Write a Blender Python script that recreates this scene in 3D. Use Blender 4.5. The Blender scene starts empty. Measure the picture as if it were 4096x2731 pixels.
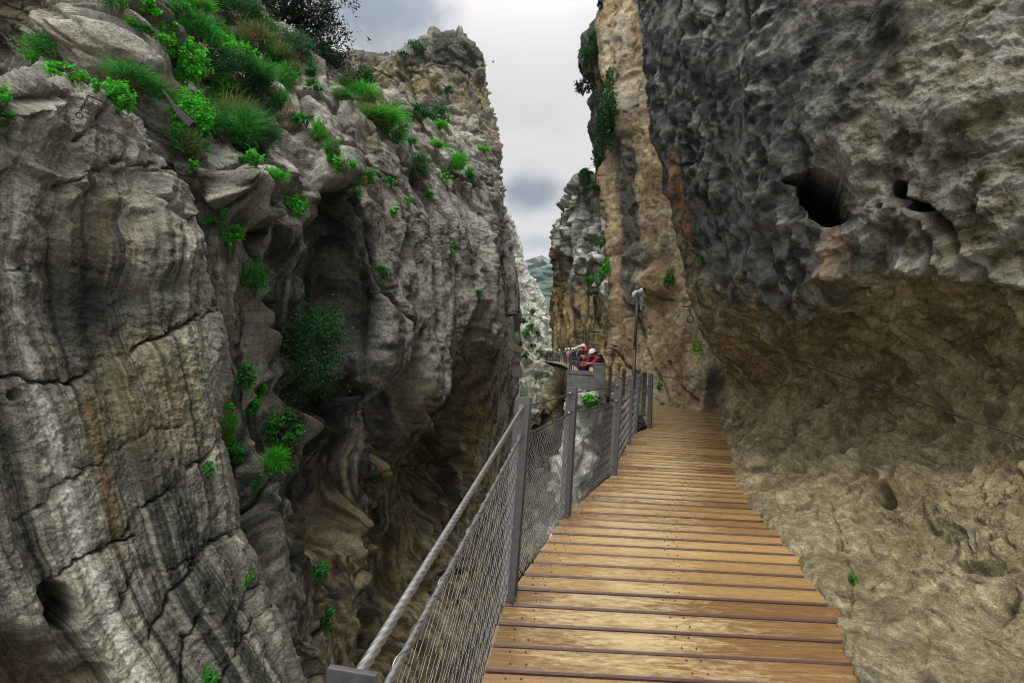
import bpy, bmesh, math, random
import numpy as np
from mathutils import Vector, Matrix

# ------------------------------------------------------------------ camera
R = math.radians
F_PX, W, H = 460.0, 1024, 682
CAM = np.array([0.0, 0.0, 1.42])
PITCH, ROLL = R(2.1), R(3.0)
fwd = np.array([0, math.cos(PITCH), math.sin(PITCH)])
r0 = np.array([1.0, 0, 0]); u0 = np.array([0, -math.sin(PITCH), math.cos(PITCH)])
cr = math.cos(ROLL) * r0 + math.sin(ROLL) * u0
cu = -math.sin(ROLL) * r0 + math.cos(ROLL) * u0
scene = bpy.context.scene
cd = bpy.data.cameras.new("camera"); cam = bpy.data.objects.new("camera", cd)
scene.collection.objects.link(cam)
cd.sensor_width = 36.0; cd.lens = 36.0 * F_PX / W
cd.clip_start = 0.05; cd.clip_end = 12000
m = Matrix(((cr[0], cu[0], -fwd[0], CAM[0]), (cr[1], cu[1], -fwd[1], CAM[1]),
            (cr[2], cu[2], -fwd[2], CAM[2]), (0, 0, 0, 1)))
cam.matrix_world = m
scene.camera = cam

# ------------------------------------------------------------------ light
SUN_EL, SUN_AZ = R(58), R(194)          # azimuth clockwise from +Y
world = bpy.data.worlds.new("World"); scene.world = world
world.use_nodes = True
nt = world.node_tree; nt.nodes.clear()
N = nt.nodes.new; L = nt.links.new
out = N("ShaderNodeOutputWorld")
sky = N("ShaderNodeTexSky"); sky.sky_type = 'NISHITA'; sky.sun_disc = False
sky.sun_elevation = SUN_EL; sky.sun_rotation = SUN_AZ
bg1 = N("ShaderNodeBackground"); bg1.inputs[1].default_value = 0.06
L(sky.outputs[0], bg1.inputs[0])
tc = N("ShaderNodeTexCoord")
mp = N("ShaderNodeMapping"); mp.inputs['Scale'].default_value = (1.6, 1.6, 4.0)
L(tc.outputs['Generated'], mp.inputs[0])
nz = N("ShaderNodeTexNoise"); nz.inputs['Scale'].default_value = 2.6
nz.inputs['Detail'].default_value = 5; nz.inputs['Roughness'].default_value = 0.5
L(mp.outputs[0], nz.inputs['Vector'])
ramp = N("ShaderNodeValToRGB")
ramp.color_ramp.elements[0].position = 0.25; ramp.color_ramp.elements[0].color = (0.385, 0.385, 0.395, 1)
ramp.color_ramp.elements[1].position = 0.55; ramp.color_ramp.elements[1].color = (0.445, 0.430, 0.436, 1)
L(nz.outputs[0], ramp.inputs[0])
cur = ramp.outputs[0]
def px_dir(px, py):
    d = fwd + cr * (px - 512) / F_PX + cu * (341 - py) / F_PX
    return d / np.linalg.norm(d)
# heavier cloud banks: (direction, radius, colour, strength)
for (px, py, rad, col, st, sc) in [(372, 4, .17, (0.153, 0.181, 0.215, 1), .95, (1, 1, 1.5)),
                               (533, 196, .105, (0.159, 0.187, 0.222, 1), .95, (1, 1, 1.9)),
                               (540, 243, .075, (0.261, 0.278, 0.324, 1), .7, (1, 1, 2.6))]:
    d = px_dir(px, py)
    sub = N("ShaderNodeVectorMath"); sub.operation = 'SUBTRACT'; sub.inputs[1].default_value = tuple(d)
    L(tc.outputs['Generated'], sub.inputs[0])
    mulv = N("ShaderNodeVectorMath"); mulv.operation = 'MULTIPLY'; mulv.inputs[1].default_value = sc
    L(sub.outputs[0], mulv.inputs[0])
    ln = N("ShaderNodeVectorMath"); ln.operation = 'LENGTH'; L(mulv.outputs[0], ln.inputs[0])
    n2 = N("ShaderNodeTexNoise"); n2.inputs['Scale'].default_value = 9; n2.inputs['Detail'].default_value = 6
    L(tc.outputs['Generated'], n2.inputs['Vector'])
    ad = N("ShaderNodeMath"); ad.operation = 'MULTIPLY_ADD'; ad.inputs[1].default_value = rad * 1.5
    ad.inputs[2].default_value = -rad * .75
    L(n2.outputs[0], ad.inputs[0])
    ad2 = N("ShaderNodeMath"); ad2.operation = 'ADD'; L(ad.outputs[0], ad2.inputs[0]); L(ln.outputs['Value'], ad2.inputs[1])
    mr = N("ShaderNodeMapRange"); mr.interpolation_type = 'SMOOTHSTEP'
    mr.inputs[1].default_value = rad; mr.inputs[2].default_value = rad * .15
    mr.inputs[3].default_value = 0; mr.inputs[4].default_value = st
    L(ad2.outputs[0], mr.inputs[0])
    mx = N("ShaderNodeMixRGB"); mx.inputs[2].default_value = col
    L(mr.outputs[0], mx.inputs[0]); L(cur, mx.inputs[1]); cur = mx.outputs[0]
# an overcast sky is brightest overhead
sz_ = N("ShaderNodeSeparateXYZ"); L(tc.outputs['Generated'], sz_.inputs[0])
zr = N("ShaderNodeMapRange"); zr.interpolation_type = 'SMOOTHSTEP'
zr.inputs[1].default_value = .50; zr.inputs[2].default_value = .95; zr.inputs[3].default_value = 1.0; zr.inputs[4].default_value = 3.0
L(sz_.outputs[2], zr.inputs[0])
zm = N("ShaderNodeVectorMath"); zm.operation = 'SCALE'; L(cur, zm.inputs[0]); L(zr.outputs[0], zm.inputs['Scale']); cur = zm.outputs[0]
bg2 = N("ShaderNodeBackground"); bg2.inputs[1].default_value = 1.0
L(cur, bg2.inputs[0])
mixs = N("ShaderNodeMixShader"); mixs.inputs[0].default_value = 0.94
L(bg1.outputs[0], mixs.inputs[1]); L(bg2.outputs[0], mixs.inputs[2]); L(mixs.outputs[0], out.inputs[0])

sd = bpy.data.lights.new("sun", 'SUN'); sd.energy = 1.5; sd.angle = R(24); sd.color = (1, .95, .86)
so = bpy.data.objects.new("sun", sd); scene.collection.objects.link(so)
sdir = Vector((math.sin(SUN_AZ) * math.cos(SUN_EL), math.cos(SUN_AZ) * math.cos(SUN_EL), math.sin(SUN_EL)))
so.rotation_euler = sdir.to_track_quat('Z', 'Y').to_euler()
so.location = (0, 0, 60)
scene.view_settings.view_transform = 'Standard'
scene.view_settings.look = 'None'
scene.view_settings.exposure = 0.85
scene.view_settings.gamma = 1.0
scene.cycles.use_denoising = True; scene.cycles.adaptive_threshold = 0.004
scene.cycles.max_bounces = 6
scene.cycles.filter_width = 1.1
scene.cycles.diffuse_bounces = 4

# ------------------------------------------------------------------ helpers
rng = np.random.default_rng(7)
random.seed(7)
COL = scene.collection

def P(px, py, Y):
    """Point seen at pixel (px, py) lying Y metres ahead."""
    px = np.asarray(px, float); py = np.asarray(py, float); Y = np.asarray(Y, float)
    d = fwd + cr * ((px - 512) / F_PX)[..., None] + cu * ((341 - py) / F_PX)[..., None]
    return CAM + d * (Y / d[..., 1])[..., None]

def proj(Q):
    v = Q - CAM
    z = v @ fwd
    return 512 + F_PX * (v @ cr) / z, 341 - F_PX * (v @ cu) / z

_perm = rng.permutation(256).astype(np.int64); _perm = np.concatenate([_perm, _perm])
_g = rng.normal(size=(256, 3)); _g /= np.linalg.norm(_g, axis=1)[:, None]
_j = rng.random((256, 3)); _r = rng.random((256, 4)) * 2 - 1

def _h(i, j, k):
    return _perm[_perm[_perm[i & 255] + (j & 255)] + (k & 255)]

def perlin(p):
    f = np.floor(p); i = f.astype(np.int64); f = p - f
    u = f * f * f * (f * (f * 6 - 15) + 10)
    r = np.zeros(len(p))
    for a in (0, 1):
        for b in (0, 1):
            for c in (0, 1):
                g = _g[_h(i[:, 0] + a, i[:, 1] + b, i[:, 2] + c)]
                dot = g[:, 0] * (f[:, 0] - a) + g[:, 1] * (f[:, 1] - b) + g[:, 2] * (f[:, 2] - c)
                w = (u[:, 0] if a else 1 - u[:, 0]) * (u[:, 1] if b else 1 - u[:, 1]) * (u[:, 2] if c else 1 - u[:, 2])
                r += w * dot
    return r * 1.6

def fbm(p, octv=4, gain=.5, lac=2.03):
    r = np.zeros(len(p)); a = 1.0; q = p.copy()
    for o in range(octv):
        r += a * perlin(q + 17.3 * o); a *= gain; q = q * lac
    return r

def ridged(p, octv=4, gain=.5):
    r = np.zeros(len(p)); a = 1.0; q = p.copy()
    for o in range(octv):
        r += a * (1 - np.abs(perlin(q + 9.1 * o))); a *= gain; q = q * 2.05
    return r / 1.8

def worley(p):
    """F1, F2, cell id, offset to the nearest cell centre."""
    i = np.floor(p).astype(np.int64); f = p - i
    n = len(p)
    F1 = np.full(n, 9.0); F2 = np.full(n, 9.0); cid = np.zeros(n, np.int64); off = np.zeros((n, 3))
    for a in (-1, 0, 1):
        for b in (-1, 0, 1):
            for c in (-1, 0, 1):
                h = _h(i[:, 0] + a, i[:, 1] + b, i[:, 2] + c)
                d = f - (np.array([a, b, c]) + _j[h])
                dd = np.einsum('ij,ij->i', d, d)
                nearer = dd < F1
                F2 = np.where(nearer, F1, np.minimum(F2, dd))
                F1 = np.where(nearer, dd, F1)
                cid = np.where(nearer, h, cid)
                off[nearer] = d[nearer]
    return np.sqrt(F1), np.sqrt(F2), cid, off

def facets(p, tilt=.9, step=.35):
    """Angular block displacement: every cell is a tilted plane of its own."""
    F1, F2, cid, off = worley(p)
    g = _r[cid]
    d = (g[:, :3] * off).sum(1) * tilt + g[:, 3] * step
    e = F2 - F1
    return d * sstep(-.02, .20, e), np.clip(e / .12, 0, 1)

def sstep(a, b, x):
    t = np.clip((x - a) / (b - a), 0, 1)
    return t * t * (3 - 2 * t)

def poly_dist(U, V, pts):
    d = np.full(len(U), 1e9)
    for (x0, y0), (x1, y1) in zip(pts[:-1], pts[1:]):
        dx, dy = x1 - x0, y1 - y0
        t = np.clip(((U - x0) * dx + (V - y0) * dy) / (dx * dx + dy * dy + 1e-9), 0, 1)
        d = np.minimum(d, np.hypot(U - x0 - t * dx, V - y0 - t * dy))
    return d

def blob(U, V, cx, cy, rx, ry, ang=0, soft=.35, warp=0.0):
    c, s = math.cos(R(ang)), math.sin(R(ang))
    x = ((U - cx) * c + (V - cy) * s) / rx; y = (-(U - cx) * s + (V - cy) * c) / ry
    return 1 - sstep(1 - soft, 1 + soft, np.hypot(x, y) + warp)

def lerp_line(x, pts):
    pts = sorted(pts); return np.interp(x, [p[0] for p in pts], [p[1] for p in pts])

def catmull(A, t):
    """A: (n, k) control values; t in [0, n-1]."""
    n = len(A); i = np.clip(np.floor(t).astype(int), 0, n - 2); f = (t - i)[:, None]
    p0 = A[np.maximum(i - 1, 0)]; p1 = A[i]; p2 = A[i + 1]; p3 = A[np.minimum(i + 2, n - 1)]
    m1 = (p2 - p0) * .42; m2 = (p3 - p1) * .42
    f2 = f * f; f3 = f2 * f
    return (2 * f3 - 3 * f2 + 1) * p1 + (f3 - 2 * f2 + f) * m1 + (-2 * f3 + 3 * f2) * p2 + (f3 - f2) * m2

def samples(net, axis, step):
    d = np.diff(net[..., :2], axis=axis)
    ln = np.hypot(d[..., 0], d[..., 1])
    dep = np.abs(np.diff(np.log(net[..., 2]), axis=axis)) * 40
    ln = np.maximum(ln, dep)
    a = net if axis == 0 else net.transpose(1, 0, 2)
    lo = np.minimum(a[:-1], a[1:]); hi = np.maximum(a[:-1], a[1:])
    off = ((hi[..., 0] < -30) | (lo[..., 0] > 1054) | (hi[..., 1] < -30) | (lo[..., 1] > 712))
    off = off if axis == 0 else off.T
    ln = np.where(off, ln / 6, ln).max(axis=1 - axis)
    t = []
    for k, l in enumerate(ln):
        n = max(2, int(l / step)); t.append(k + np.arange(n) / n)
    t.append(np.array([len(ln)], float))
    return np.concatenate(t)

def mesh_from(name, verts, faces, mat=None, parent=None, smooth=True, cols=None):
    me = bpy.data.meshes.new(name)
    verts = np.asarray(verts, np.float32); faces = np.asarray(faces, np.int32)
    k = faces.shape[1]
    me.vertices.add(len(verts)); me.vertices.foreach_set("co", verts.ravel())
    me.loops.add(faces.size); me.loops.foreach_set("vertex_index", faces.ravel())
    me.polygons.add(len(faces))
    me.polygons.foreach_set("loop_start", np.arange(0, faces.size, k, dtype=np.int32))
    me.polygons.foreach_set("loop_total", np.full(len(faces), k, np.int32))
    me.polygons.foreach_set("use_smooth", np.full(len(faces), smooth))
    if cols is not None:
        at = me.color_attributes.new("rock_tint", 'FLOAT_COLOR', 'POINT')
        at.data.foreach_set("color", np.concatenate([cols, np.ones((len(cols), 1))], 1).astype(np.float32).ravel())
    me.update(calc_edges=True)
    if mat: me.materials.append(mat)
    o = bpy.data.objects.new(name, me); COL.objects.link(o)
    if parent: o.parent = parent
    return o

def tag(o, label=None, cat=None, group=None, kind=None):
    if label: o["label"] = label
    if cat: o["category"] = cat
    if group: o["group"] = group
    if kind: o["kind"] = kind
    return o

def empty(name, loc=(0, 0, 0), rz=0):
    o = bpy.data.objects.new(name, None); COL.objects.link(o)
    o.empty_display_size = .1
    o.location = loc; o.rotation_euler.z = rz
    return o

class MB:
    """Collects boxes, bars and tubes into one mesh."""
    def __init__(s): s.v = []; s.f = []
    def add(s, vs, fs):
        b = len(s.v); s.v += [tuple(map(float, v)) for v in vs]; s.f += [tuple(i + b for i in f) for f in fs]
    def box(s, c, size, rot=None):
        x, y, z = [q / 2 for q in size]
        vs = [Vector((a * x, b * y, d * z)) for a in (-1, 1) for b in (-1, 1) for d in (-1, 1)]
        if rot is not None: vs = [rot @ v for v in vs]
        vs = [v + Vector(c) for v in vs]
        s.add(vs, [(0, 1, 3, 2), (4, 6, 7, 5), (0, 4, 5, 1), (2, 3, 7, 6), (0, 2, 6, 4), (1, 5, 7, 3)])
    def tube(s, pts, r, n=8, cap=True, lobes=0, pitch=.06, closed=False):
        pts = [Vector(p) for p in pts]; k = len(pts)
        rr = r if hasattr(r, '__len__') else [r] * k
        up = Vector((0, 0, 1)); rings = []; dist = 0; prev = None
        for i, p in enumerate(pts):
            a = pts[max(i - 1, 0)] if not closed else pts[(i - 1) % k]
            b = pts[min(i + 1, k - 1)] if not closed else pts[(i + 1) % k]
            t = (b - a).normalized()
            if prev is None:
                ref = up if abs(t.z) < .9 else Vector((1, 0, 0))
                x = t.cross(ref).normalized()
            else:
                x = (prev - t * prev.dot(t)).normalized()
            prev = x; y = t.cross(x)
            if i: dist += (p - pts[i - 1]).length
            ring = []
            for j in range(n):
                th = 2 * math.pi * j / n
                q = rr[i]
                if lobes: q *= .62 + .42 * abs(math.cos(lobes / 2 * (th - 2 * math.pi * dist / pitch)))
                ring.append(p + (x * math.cos(th) + y * math.sin(th)) * q)
            rings.append(ring)
        b = len(s.v)
        for ring in rings: s.v += [tuple(v) for v in ring]
        m_ = k if closed else k - 1
        for i in range(m_):
            for j in range(n):
                i2 = (i + 1) % k
                s.f.append((b + i * n + j, b + i * n + (j + 1) % n, b + i2 * n + (j + 1) % n, b + i2 * n + j))
        if cap and not closed:
            s.f.append(tuple(b + j for j in reversed(range(n)))); s.f.append(tuple(b + (k - 1) * n + j for j in range(n)))
    def build(s, name, mat, parent=None, smooth=False, bevel=0):
        me = bpy.data.meshes.new(name); me.from_pydata(s.v, [], s.f)
        if bevel:
            bm = bmesh.new(); bm.from_mesh(me)
            bmesh.ops.bevel(bm, geom=[e for e in bm.edges], offset=bevel, segments=2, profile=.6, affect='EDGES')
            bm.to_mesh(me); bm.free()
        me.update()
        if smooth: me.polygons.foreach_set("use_smooth", [True] * len(me.polygons))
        if mat: me.materials.append(mat)
        o = bpy.data.objects.new(name, me); COL.objects.link(o)
        if parent: o.parent = parent
        return o

# ------------------------------------------------------------------ materials
def new_mat(name, rough=.6, metal=0, spec=.5):
    mt = bpy.data.materials.new(name); mt.use_nodes = True
    t = mt.node_tree; b = t.nodes["Principled BSDF"]
    b.inputs['Roughness'].default_value = rough; b.inputs['Metallic'].default_value = metal
    b.inputs['Specular IOR Level'].default_value = spec
    return mt, t, b

def simple_mat(name, c, rough=.6, metal=0, var=.25, scale=8, bump=0, spec=.5):
    mt, t, b = new_mat(name, rough, metal, spec)
    tc = t.nodes.new("ShaderNodeTexCoord"); nz = t.nodes.new("ShaderNodeTexNoise")
    nz.inputs['Scale'].default_value = scale; nz.inputs['Detail'].default_value = 5
    t.links.new(tc.outputs['Object'], nz.inputs['Vector'])
    rp = t.nodes.new("ShaderNodeValToRGB")
    rp.color_ramp.elements[0].position = .3; rp.color_ramp.elements[1].position = .7
    rp.color_ramp.elements[0].color = tuple(x * (1 - var) for x in c) + (1,)
    rp.color_ramp.elements[1].color = tuple(min(1, x * (1 + var)) for x in c) + (1,)
    t.links.new(nz.outputs[0], rp.inputs[0]); t.links.new(rp.outputs[0], b.inputs['Base Color'])
    if bump:
        bp = t.nodes.new("ShaderNodeBump"); bp.inputs['Strength'].default_value = bump
        t.links.new(nz.outputs[0], bp.inputs['Height']); t.links.new(bp.outputs[0], b.inputs['Normal'])
    return mt

def rock_mat(name, sc, bump=.5, dist=.02, contrast=.35):
    """Vertex tint times two scales of mottling, with a granular and a pitted bump."""
    mt, t, b = new_mat(name, .92, 0, .25)
    n = t.nodes.new; l = t.links.new
    tc = n("ShaderNodeTexCoord")
    at = n("ShaderNodeVertexColor"); at.layer_name = "rock_tint"
    n1 = n("ShaderNodeTexNoise"); n1.inputs['Scale'].default_value = sc; n1.inputs['Detail'].default_value = 8
    n1.inputs['Roughness'].default_value = .65
    n2 = n("ShaderNodeTexNoise"); n2.inputs['Scale'].default_value = sc * 4; n2.inputs['Detail'].default_value = 6; n2.inputs['Roughness'].default_value = .7
    vo = n("ShaderNodeTexVoronoi"); vo.inputs['Scale'].default_value = sc * 1.7
    for q in (n1, n2, vo): l(tc.outputs['Object'], q.inputs['Vector'])
    mr = n("ShaderNodeMapRange"); mr.inputs[1].default_value = .3; mr.inputs[2].default_value = .7
    mr.inputs[3].default_value = 1 - contrast; mr.inputs[4].default_value = 1 + contrast
    l(n1.outputs[0], mr.inputs[0])
    mr2 = n("ShaderNodeMapRange"); mr2.inputs[1].default_value = .3; mr2.inputs[2].default_value = .7
    mr2.inputs[3].default_value = .66; mr2.inputs[4].default_value = 1.34
    l(n2.outputs[0], mr2.inputs[0])
    mu = n("ShaderNodeMath"); mu.operation = 'MULTIPLY'; l(mr.outputs[0], mu.inputs[0]); l(mr2.outputs[0], mu.inputs[1])
    vm = n("ShaderNodeVectorMath"); vm.operation = 'SCALE'; l(at.outputs[0], vm.inputs[0]); l(mu.outputs[0], vm.inputs['Scale'])
    l(vm.outputs[0], b.inputs['Base Color'])
    ad = n("ShaderNodeMath"); ad.operation = 'MULTIPLY_ADD'; ad.inputs[1].default_value = .7
    l(n2.outputs[0], ad.inputs[0]); l(n1.outputs[0], ad.inputs[2])
    ad2 = n("ShaderNodeMath"); ad2.operation = 'MULTIPLY_ADD'; ad2.inputs[1].default_value = .3
    l(vo.outputs[0], ad2.inputs[0]); l(ad.outputs[0], ad2.inputs[2])
    bp = n("ShaderNodeBump"); bp.inputs['Strength'].default_value = bump; bp.inputs['Distance'].default_value = dist
    l(ad2.outputs[0], bp.inputs['Height']); l(bp.outputs[0], b.inputs['Normal'])
    return mt

def leaf_mat(name, c, var=.62):
    mt, t, b = new_mat(name, .75, 0, .12)
    n = t.nodes.new; l = t.links.new
    gi = n("ShaderNodeNewGeometry")
    hs = n("ShaderNodeHueSaturation"); hs.inputs['Color'].default_value = tuple(c) + (1,)
    mr = n("ShaderNodeMapRange"); mr.inputs[3].default_value = 1 - var; mr.inputs[4].default_value = 1 + var
    l(gi.outputs['Random Per Island'], mr.inputs[0]); l(mr.outputs[0], hs.inputs['Value'])
    mr2 = n("ShaderNodeMapRange"); mr2.inputs[3].default_value = .455; mr2.inputs[4].default_value = .52
    l(gi.outputs['Random Per Island'], mr2.inputs[0]); l(mr2.outputs[0], hs.inputs['Hue'])
    l(hs.outputs[0], b.inputs['Base Color'])
    tr = n("ShaderNodeBsdfTranslucent"); l(hs.outputs[0], tr.inputs[0])
    ms = n("ShaderNodeMixShader"); ms.inputs[0].default_value = .35
    l(b.outputs[0], ms.inputs[1]); l(tr.outputs[0], ms.inputs[2])
    l(ms.outputs[0], t.nodes["Material Output"].inputs[0])
    return mt

M = {}
M['rock_near'] = rock_mat("limestone_close", 22, 1.0, .022, .34)
M['rock_mid'] = rock_mat("limestone_wall", 9, 1.0, .055, .25)
M['rock_slope'] = rock_mat("limestone_slope", 4.5, 1.0, .13, .36)
M['rock_far'] = rock_mat("limestone_far", 1.6, 1.0, .35, .38)
M['steel'] = simple_mat("brushed_grey_steel", (.105, .104, .105), .45, .5, .15, 30)
M['cable'] = simple_mat("galvanised_cable", (.30, .295, .28), .42, .8, .25, 60)
M['dark_cable'] = simple_mat("weathered_cable", (.05, .05, .05), .6, .2, .3, 30)
M['net'] = simple_mat("stainless_wire", (.26, .255, .24), .4, .8, .2, 20)
M['iron'] = simple_mat("old_iron", (.035, .032, .03), .7, .3, .3, 30)
M['concrete'] = simple_mat("grey_concrete", (.16, .16, .155), .9, 0, .3, 4, .3)
M['white'] = simple_mat("white_plastic", (.75, .75, .73), .35, 0, .05, 4)
M['bark'] = simple_mat("dark_bark", (.035, .028, .022), .9, 0, .4, 8)
M['twig'] = simple_mat("dry_twig", (.13, .10, .06), .9, 0, .4, 8)
M['bright'] = leaf_mat("bright_green_leaf", (.070, .46, .038))
M['green'] = leaf_mat("green_leaf", (.048, .28, .045))
M['dark'] = leaf_mat("dark_green_leaf", (.028, .115, .034))
M['grey'] = leaf_mat("grey_green_leaf", (.05, .155, .07))
M['dry'] = leaf_mat("dry_green_leaf", (.12, .22, .07))
M['straw'] = leaf_mat("dry_straw", (.22, .17, .08))
M['tree'] = leaf_mat("tree_leaf", (.014, .034, .016))

# ------------------------------------------------------------------ cliffs
PLANT_PTS = {}
from concurrent.futures import ThreadPoolExecutor
POOL = ThreadPoolExecutor(4)
def cliff(name, net, step, disp, mat, label, store=True, kind='structure'):
    net = np.array(net, float)
    tu = samples(net, 1, step); tv = samples(net, 0, step)
    lg = net.copy(); lg[..., 2] = np.log(lg[..., 2])
    R_, C_ = net.shape[:2]
    a = np.stack([catmull(lg[r], tu) for r in range(R_)])            # R x nu x 3
    g = np.stack([catmull(a[:, c], tv) for c in range(len(tu))], 1)   # nv x nu x 3
    nv, nu = g.shape[:2]
    U = g[..., 0]; V = g[..., 1]
    Q = P(U, V, np.exp(g[..., 2]))
    du = np.gradient(Q, axis=1); dv = np.gradient(Q, axis=0)
    Nn = np.cross(du, dv); Nn /= np.linalg.norm(Nn, axis=2)[..., None] + 1e-9
    if np.mean(np.einsum('ijk,ijk->ij', Nn, CAM - Q)) < 0: Nn = -Nn
    Q = Q.reshape(-1, 3); Nn = Nn.reshape(-1, 3)
    Uf, Vf = U.ravel(), V.ravel(); ck = 24000
    parts = list(POOL.map(lambda a: disp(Q[a:a + ck], Nn[a:a + ck], Uf[a:a + ck], Vf[a:a + ck]), range(0, len(Q), ck)))
    d = np.concatenate([p_[0] for p_ in parts]); col = np.concatenate([p_[1] for p_ in parts])
    Q2 = Q + Nn * d[:, None] if d.ndim == 1 else Q + d
    idx = np.arange(nv * nu).reshape(nv, nu)
    f = np.stack([idx[:-1, :-1], idx[:-1, 1:], idx[1:, 1:], idx[1:, :-1]], -1).reshape(-1, 4)
    o = mesh_from(name, Q2, f, mat, cols=np.clip(col * [.965, 1.0, .955], 0.004, .9))
    tag(o, label, 'cliff', kind=kind)
    if store:
        pu, pv = proj(Q2)
        PLANT_PTS[name] = (Q2, Nn, pu, pv)
    return o

def C3(*c): return np.array(c)
def mixc(a, b, m): return a * (1 - m[:, None]) + b * m[:, None]
def flat(c, n): return np.tile(C3(*c), (n, 1)).astype(float)

# --- the smooth streaked wall on the left, close to the walkway
rows = []
vs = [60, 92, 150, 220, 300, 380, 460, 540, 620, 700, 860]
right = [150, 178, 196, 216, 226, 223, 236, 258, 284, 312, 345]
for k, (v, rx) in enumerate(zip(vs, right)):
    top = [150, 110, 88, 84, 88, 96, 135, 170][0:8]
    row = []
    for c, (fr, Y) in enumerate([(-.55, 5.0), (-.25, 5.6), (0, 6.1), (.25, 6.7), (.5, 7.3), (.72, 7.9), (.9, 8.5), (1.0, 9.0), (1.02, 10.2), (.9, 13)]):
        tv_ = [96, 92, 88, 82, 84, 96, 126, 168, 176, 190][c]
        vv = tv_ + (v - 60) * (860 - tv_) / 800
        lean = .35 * math.sin((v - 60) / 800 * math.pi)
        row.append((fr * rx, vv, Y - .0 * lean))
    rows.append(row)
net_a = [[(u, vv + 55 if True else 0, Y + 4.5) for (u, vv, Y) in rows[0]], [(u, vv + 6, Y + 1.2) for (u, vv, Y) in rows[0]]] + rows
def curve_c(V): return lerp_line(V, [(60, 50), (99, 41), (140, 32), (182, 25), (229, 21), (287, 24), (340, 30), (392, 40), (435, 50), (544, 76), (620, 108), (682, 143), (860, 250)])
def disp_a(Q, Nn, U, V):
    n = len(Q)
    wpx = fbm(Q * 1.3, 3) * 6
    q = (U - curve_c(V)) * .016 + .10 * fbm(Q * .5, 2)
    S = np.stack([q, Q[:, 2] * .09, np.zeros(n)], 1)
    flute = perlin(S * [2.2, 1, 1]) * .24 + perlin(S * [6, 2, 1] + 3) * .045 + perlin(S * [15, 5, 1] + 9) * .008
    grain = fbm(Q * 5, 5, .6) * .032 + fbm(Q * 24, 3) * .012
    F1, F2, cid, off = worley(Q * 9 + fbm(Q * 4, 2)[:, None])
    pits = -np.clip(.42 - F1, 0, 1) * .05
    topm = sstep(235, 150, V + wpx * 2 - .12 * U)
    fd, fe = facets(Q * [1.0, 1.0, 1.3] + .25 * np.stack([fbm(Q * 1.5, 2)] * 3, 1), .75, .28)
    fd2, fe2 = facets(Q * 3.1 + 5, .6, .25)
    d = flute * (1 - .6 * topm) + grain + pits + topm * (fd * .42 + fd2 * .09 - (1 - fe) * .06)
    g1, ge1 = facets(Q * [1.5, 1.5, 1.0] + .3 * np.stack([fbm(Q * 2, 2)] * 3, 1) + 31, .9, .35); g2, ge2 = facets(Q * [5.2, 5.2, 4.2] + 37, .9, .3)
    am = sstep(-.25, .35, fbm(Q * .7 + 71, 2)); d += (g1 * .085 - (1 - ge1) * .02) * (.35 + .65 * am) + g2 * .020 * am
    crack = np.zeros(n)
    gap = fbm(Q * 1.6 + 55, 3)
    jit = fbm(Q * 2.5, 3) * 7 + fbm(Q * 11, 2) * 2.6
    for pts, w, dep in [([(0, 372), (45, 382), (80, 378), (120, 356), (170, 330), (225, 304)], 2.0, .30),
                        ([(125, 535), (150, 505), (185, 478), (222, 440), (240, 415)], 1.8, .22),
                        ([(40, 590), (70, 555), (95, 548), (140, 538)], 1.5, .20),
                        ([(150, 640), (178, 590), (205, 545), (250, 520)], 1.5, .22),
                        ([(185, 690), (188, 640), (212, 590)], 1.8, .25),
                        ([(225, 690), (240, 630), (262, 575)], 1.7, .22),
                        ([(60, 178), (90, 172), (120, 160), (160, 165), (190, 176)], 1.8, .22),
                        ([(20, 270), (60, 262), (110, 266)], 1.0, .08), ([(45, 460), (90, 470), (130, 440), (180, 420)], 1.0, .08),
                        ([(78, 142), (86, 126), (104, 108)], 1.8, .3), ([(20, 520), (60, 486), (90, 470)], 1.2, .12),
                        ([(110, 610), (140, 575), (190, 560), (235, 530)], 1.1, .12), ([(230, 660), (272, 600)], 1.2, .15)]:
        dd = np.abs(poly_dist(U + jit * .5, V + jit, pts))
        mk = np.exp(-(dd / (w * .8)) ** 2) * sstep(-.42, .05, gap)
        d -= mk * dep; crack = np.maximum(crack, mk)
        # the rock below each joint steps back a little
        d -= .07 * np.exp(-np.clip(dd, 0, 99) / 9)
    ew = fbm(Q * 2.2, 3) * .3
    hole = blob(U, V, 60, 608, 17, 23, -20, .16, ew)
    d -= hole * 1.5
    h2 = np.maximum(blob(U, V, 17, 394, 5, 5, 0, .3, ew), blob(U, V, 3, 406, 5, 4, 0, .3, ew))
    d -= h2 * .5
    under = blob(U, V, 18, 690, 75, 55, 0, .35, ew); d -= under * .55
    d -= blob(U, V, 95, 285, 60, 75, 0, .8, ew) * .45                     # shallow scoop under the brow
    d += blob(U, V, 150, 250, 60, 26, -8, .6, ew) * .25
    # colour
    s1 = perlin(S * [9, 1.2, 1] + 4) ; s2 = perlin(S * [26, 3.0, 1] + 8); s3 = perlin(S * [60, 8, 1] + 1); sl = perlin(S * [3.2, .8, 1] + 12)
    t = .44 + .70 * sl + (.80 - .35 * sstep(480, 560, V)) * s1 + .42 * s2 + .15 * s3 + .20 * fbm(Q * 1.7, 4) - .30 * sstep(500, 560, V + .2 * U) * sstep(90, 150, U)
    base = mixc(flat((.045, .046, .038), n), flat((.43, .41, .345), n), sstep(-.25, 1.15, t))
    dq = U - curve_c(V)
    pale = np.exp(-((dq - 1 - 5 * sl) / 9) ** 2) * sstep(90, 125, V) ; base = mixc(base, flat((.74, .72, .65), n), np.clip(pale * (1.5 + .6 * s2), 0, .97))
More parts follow.
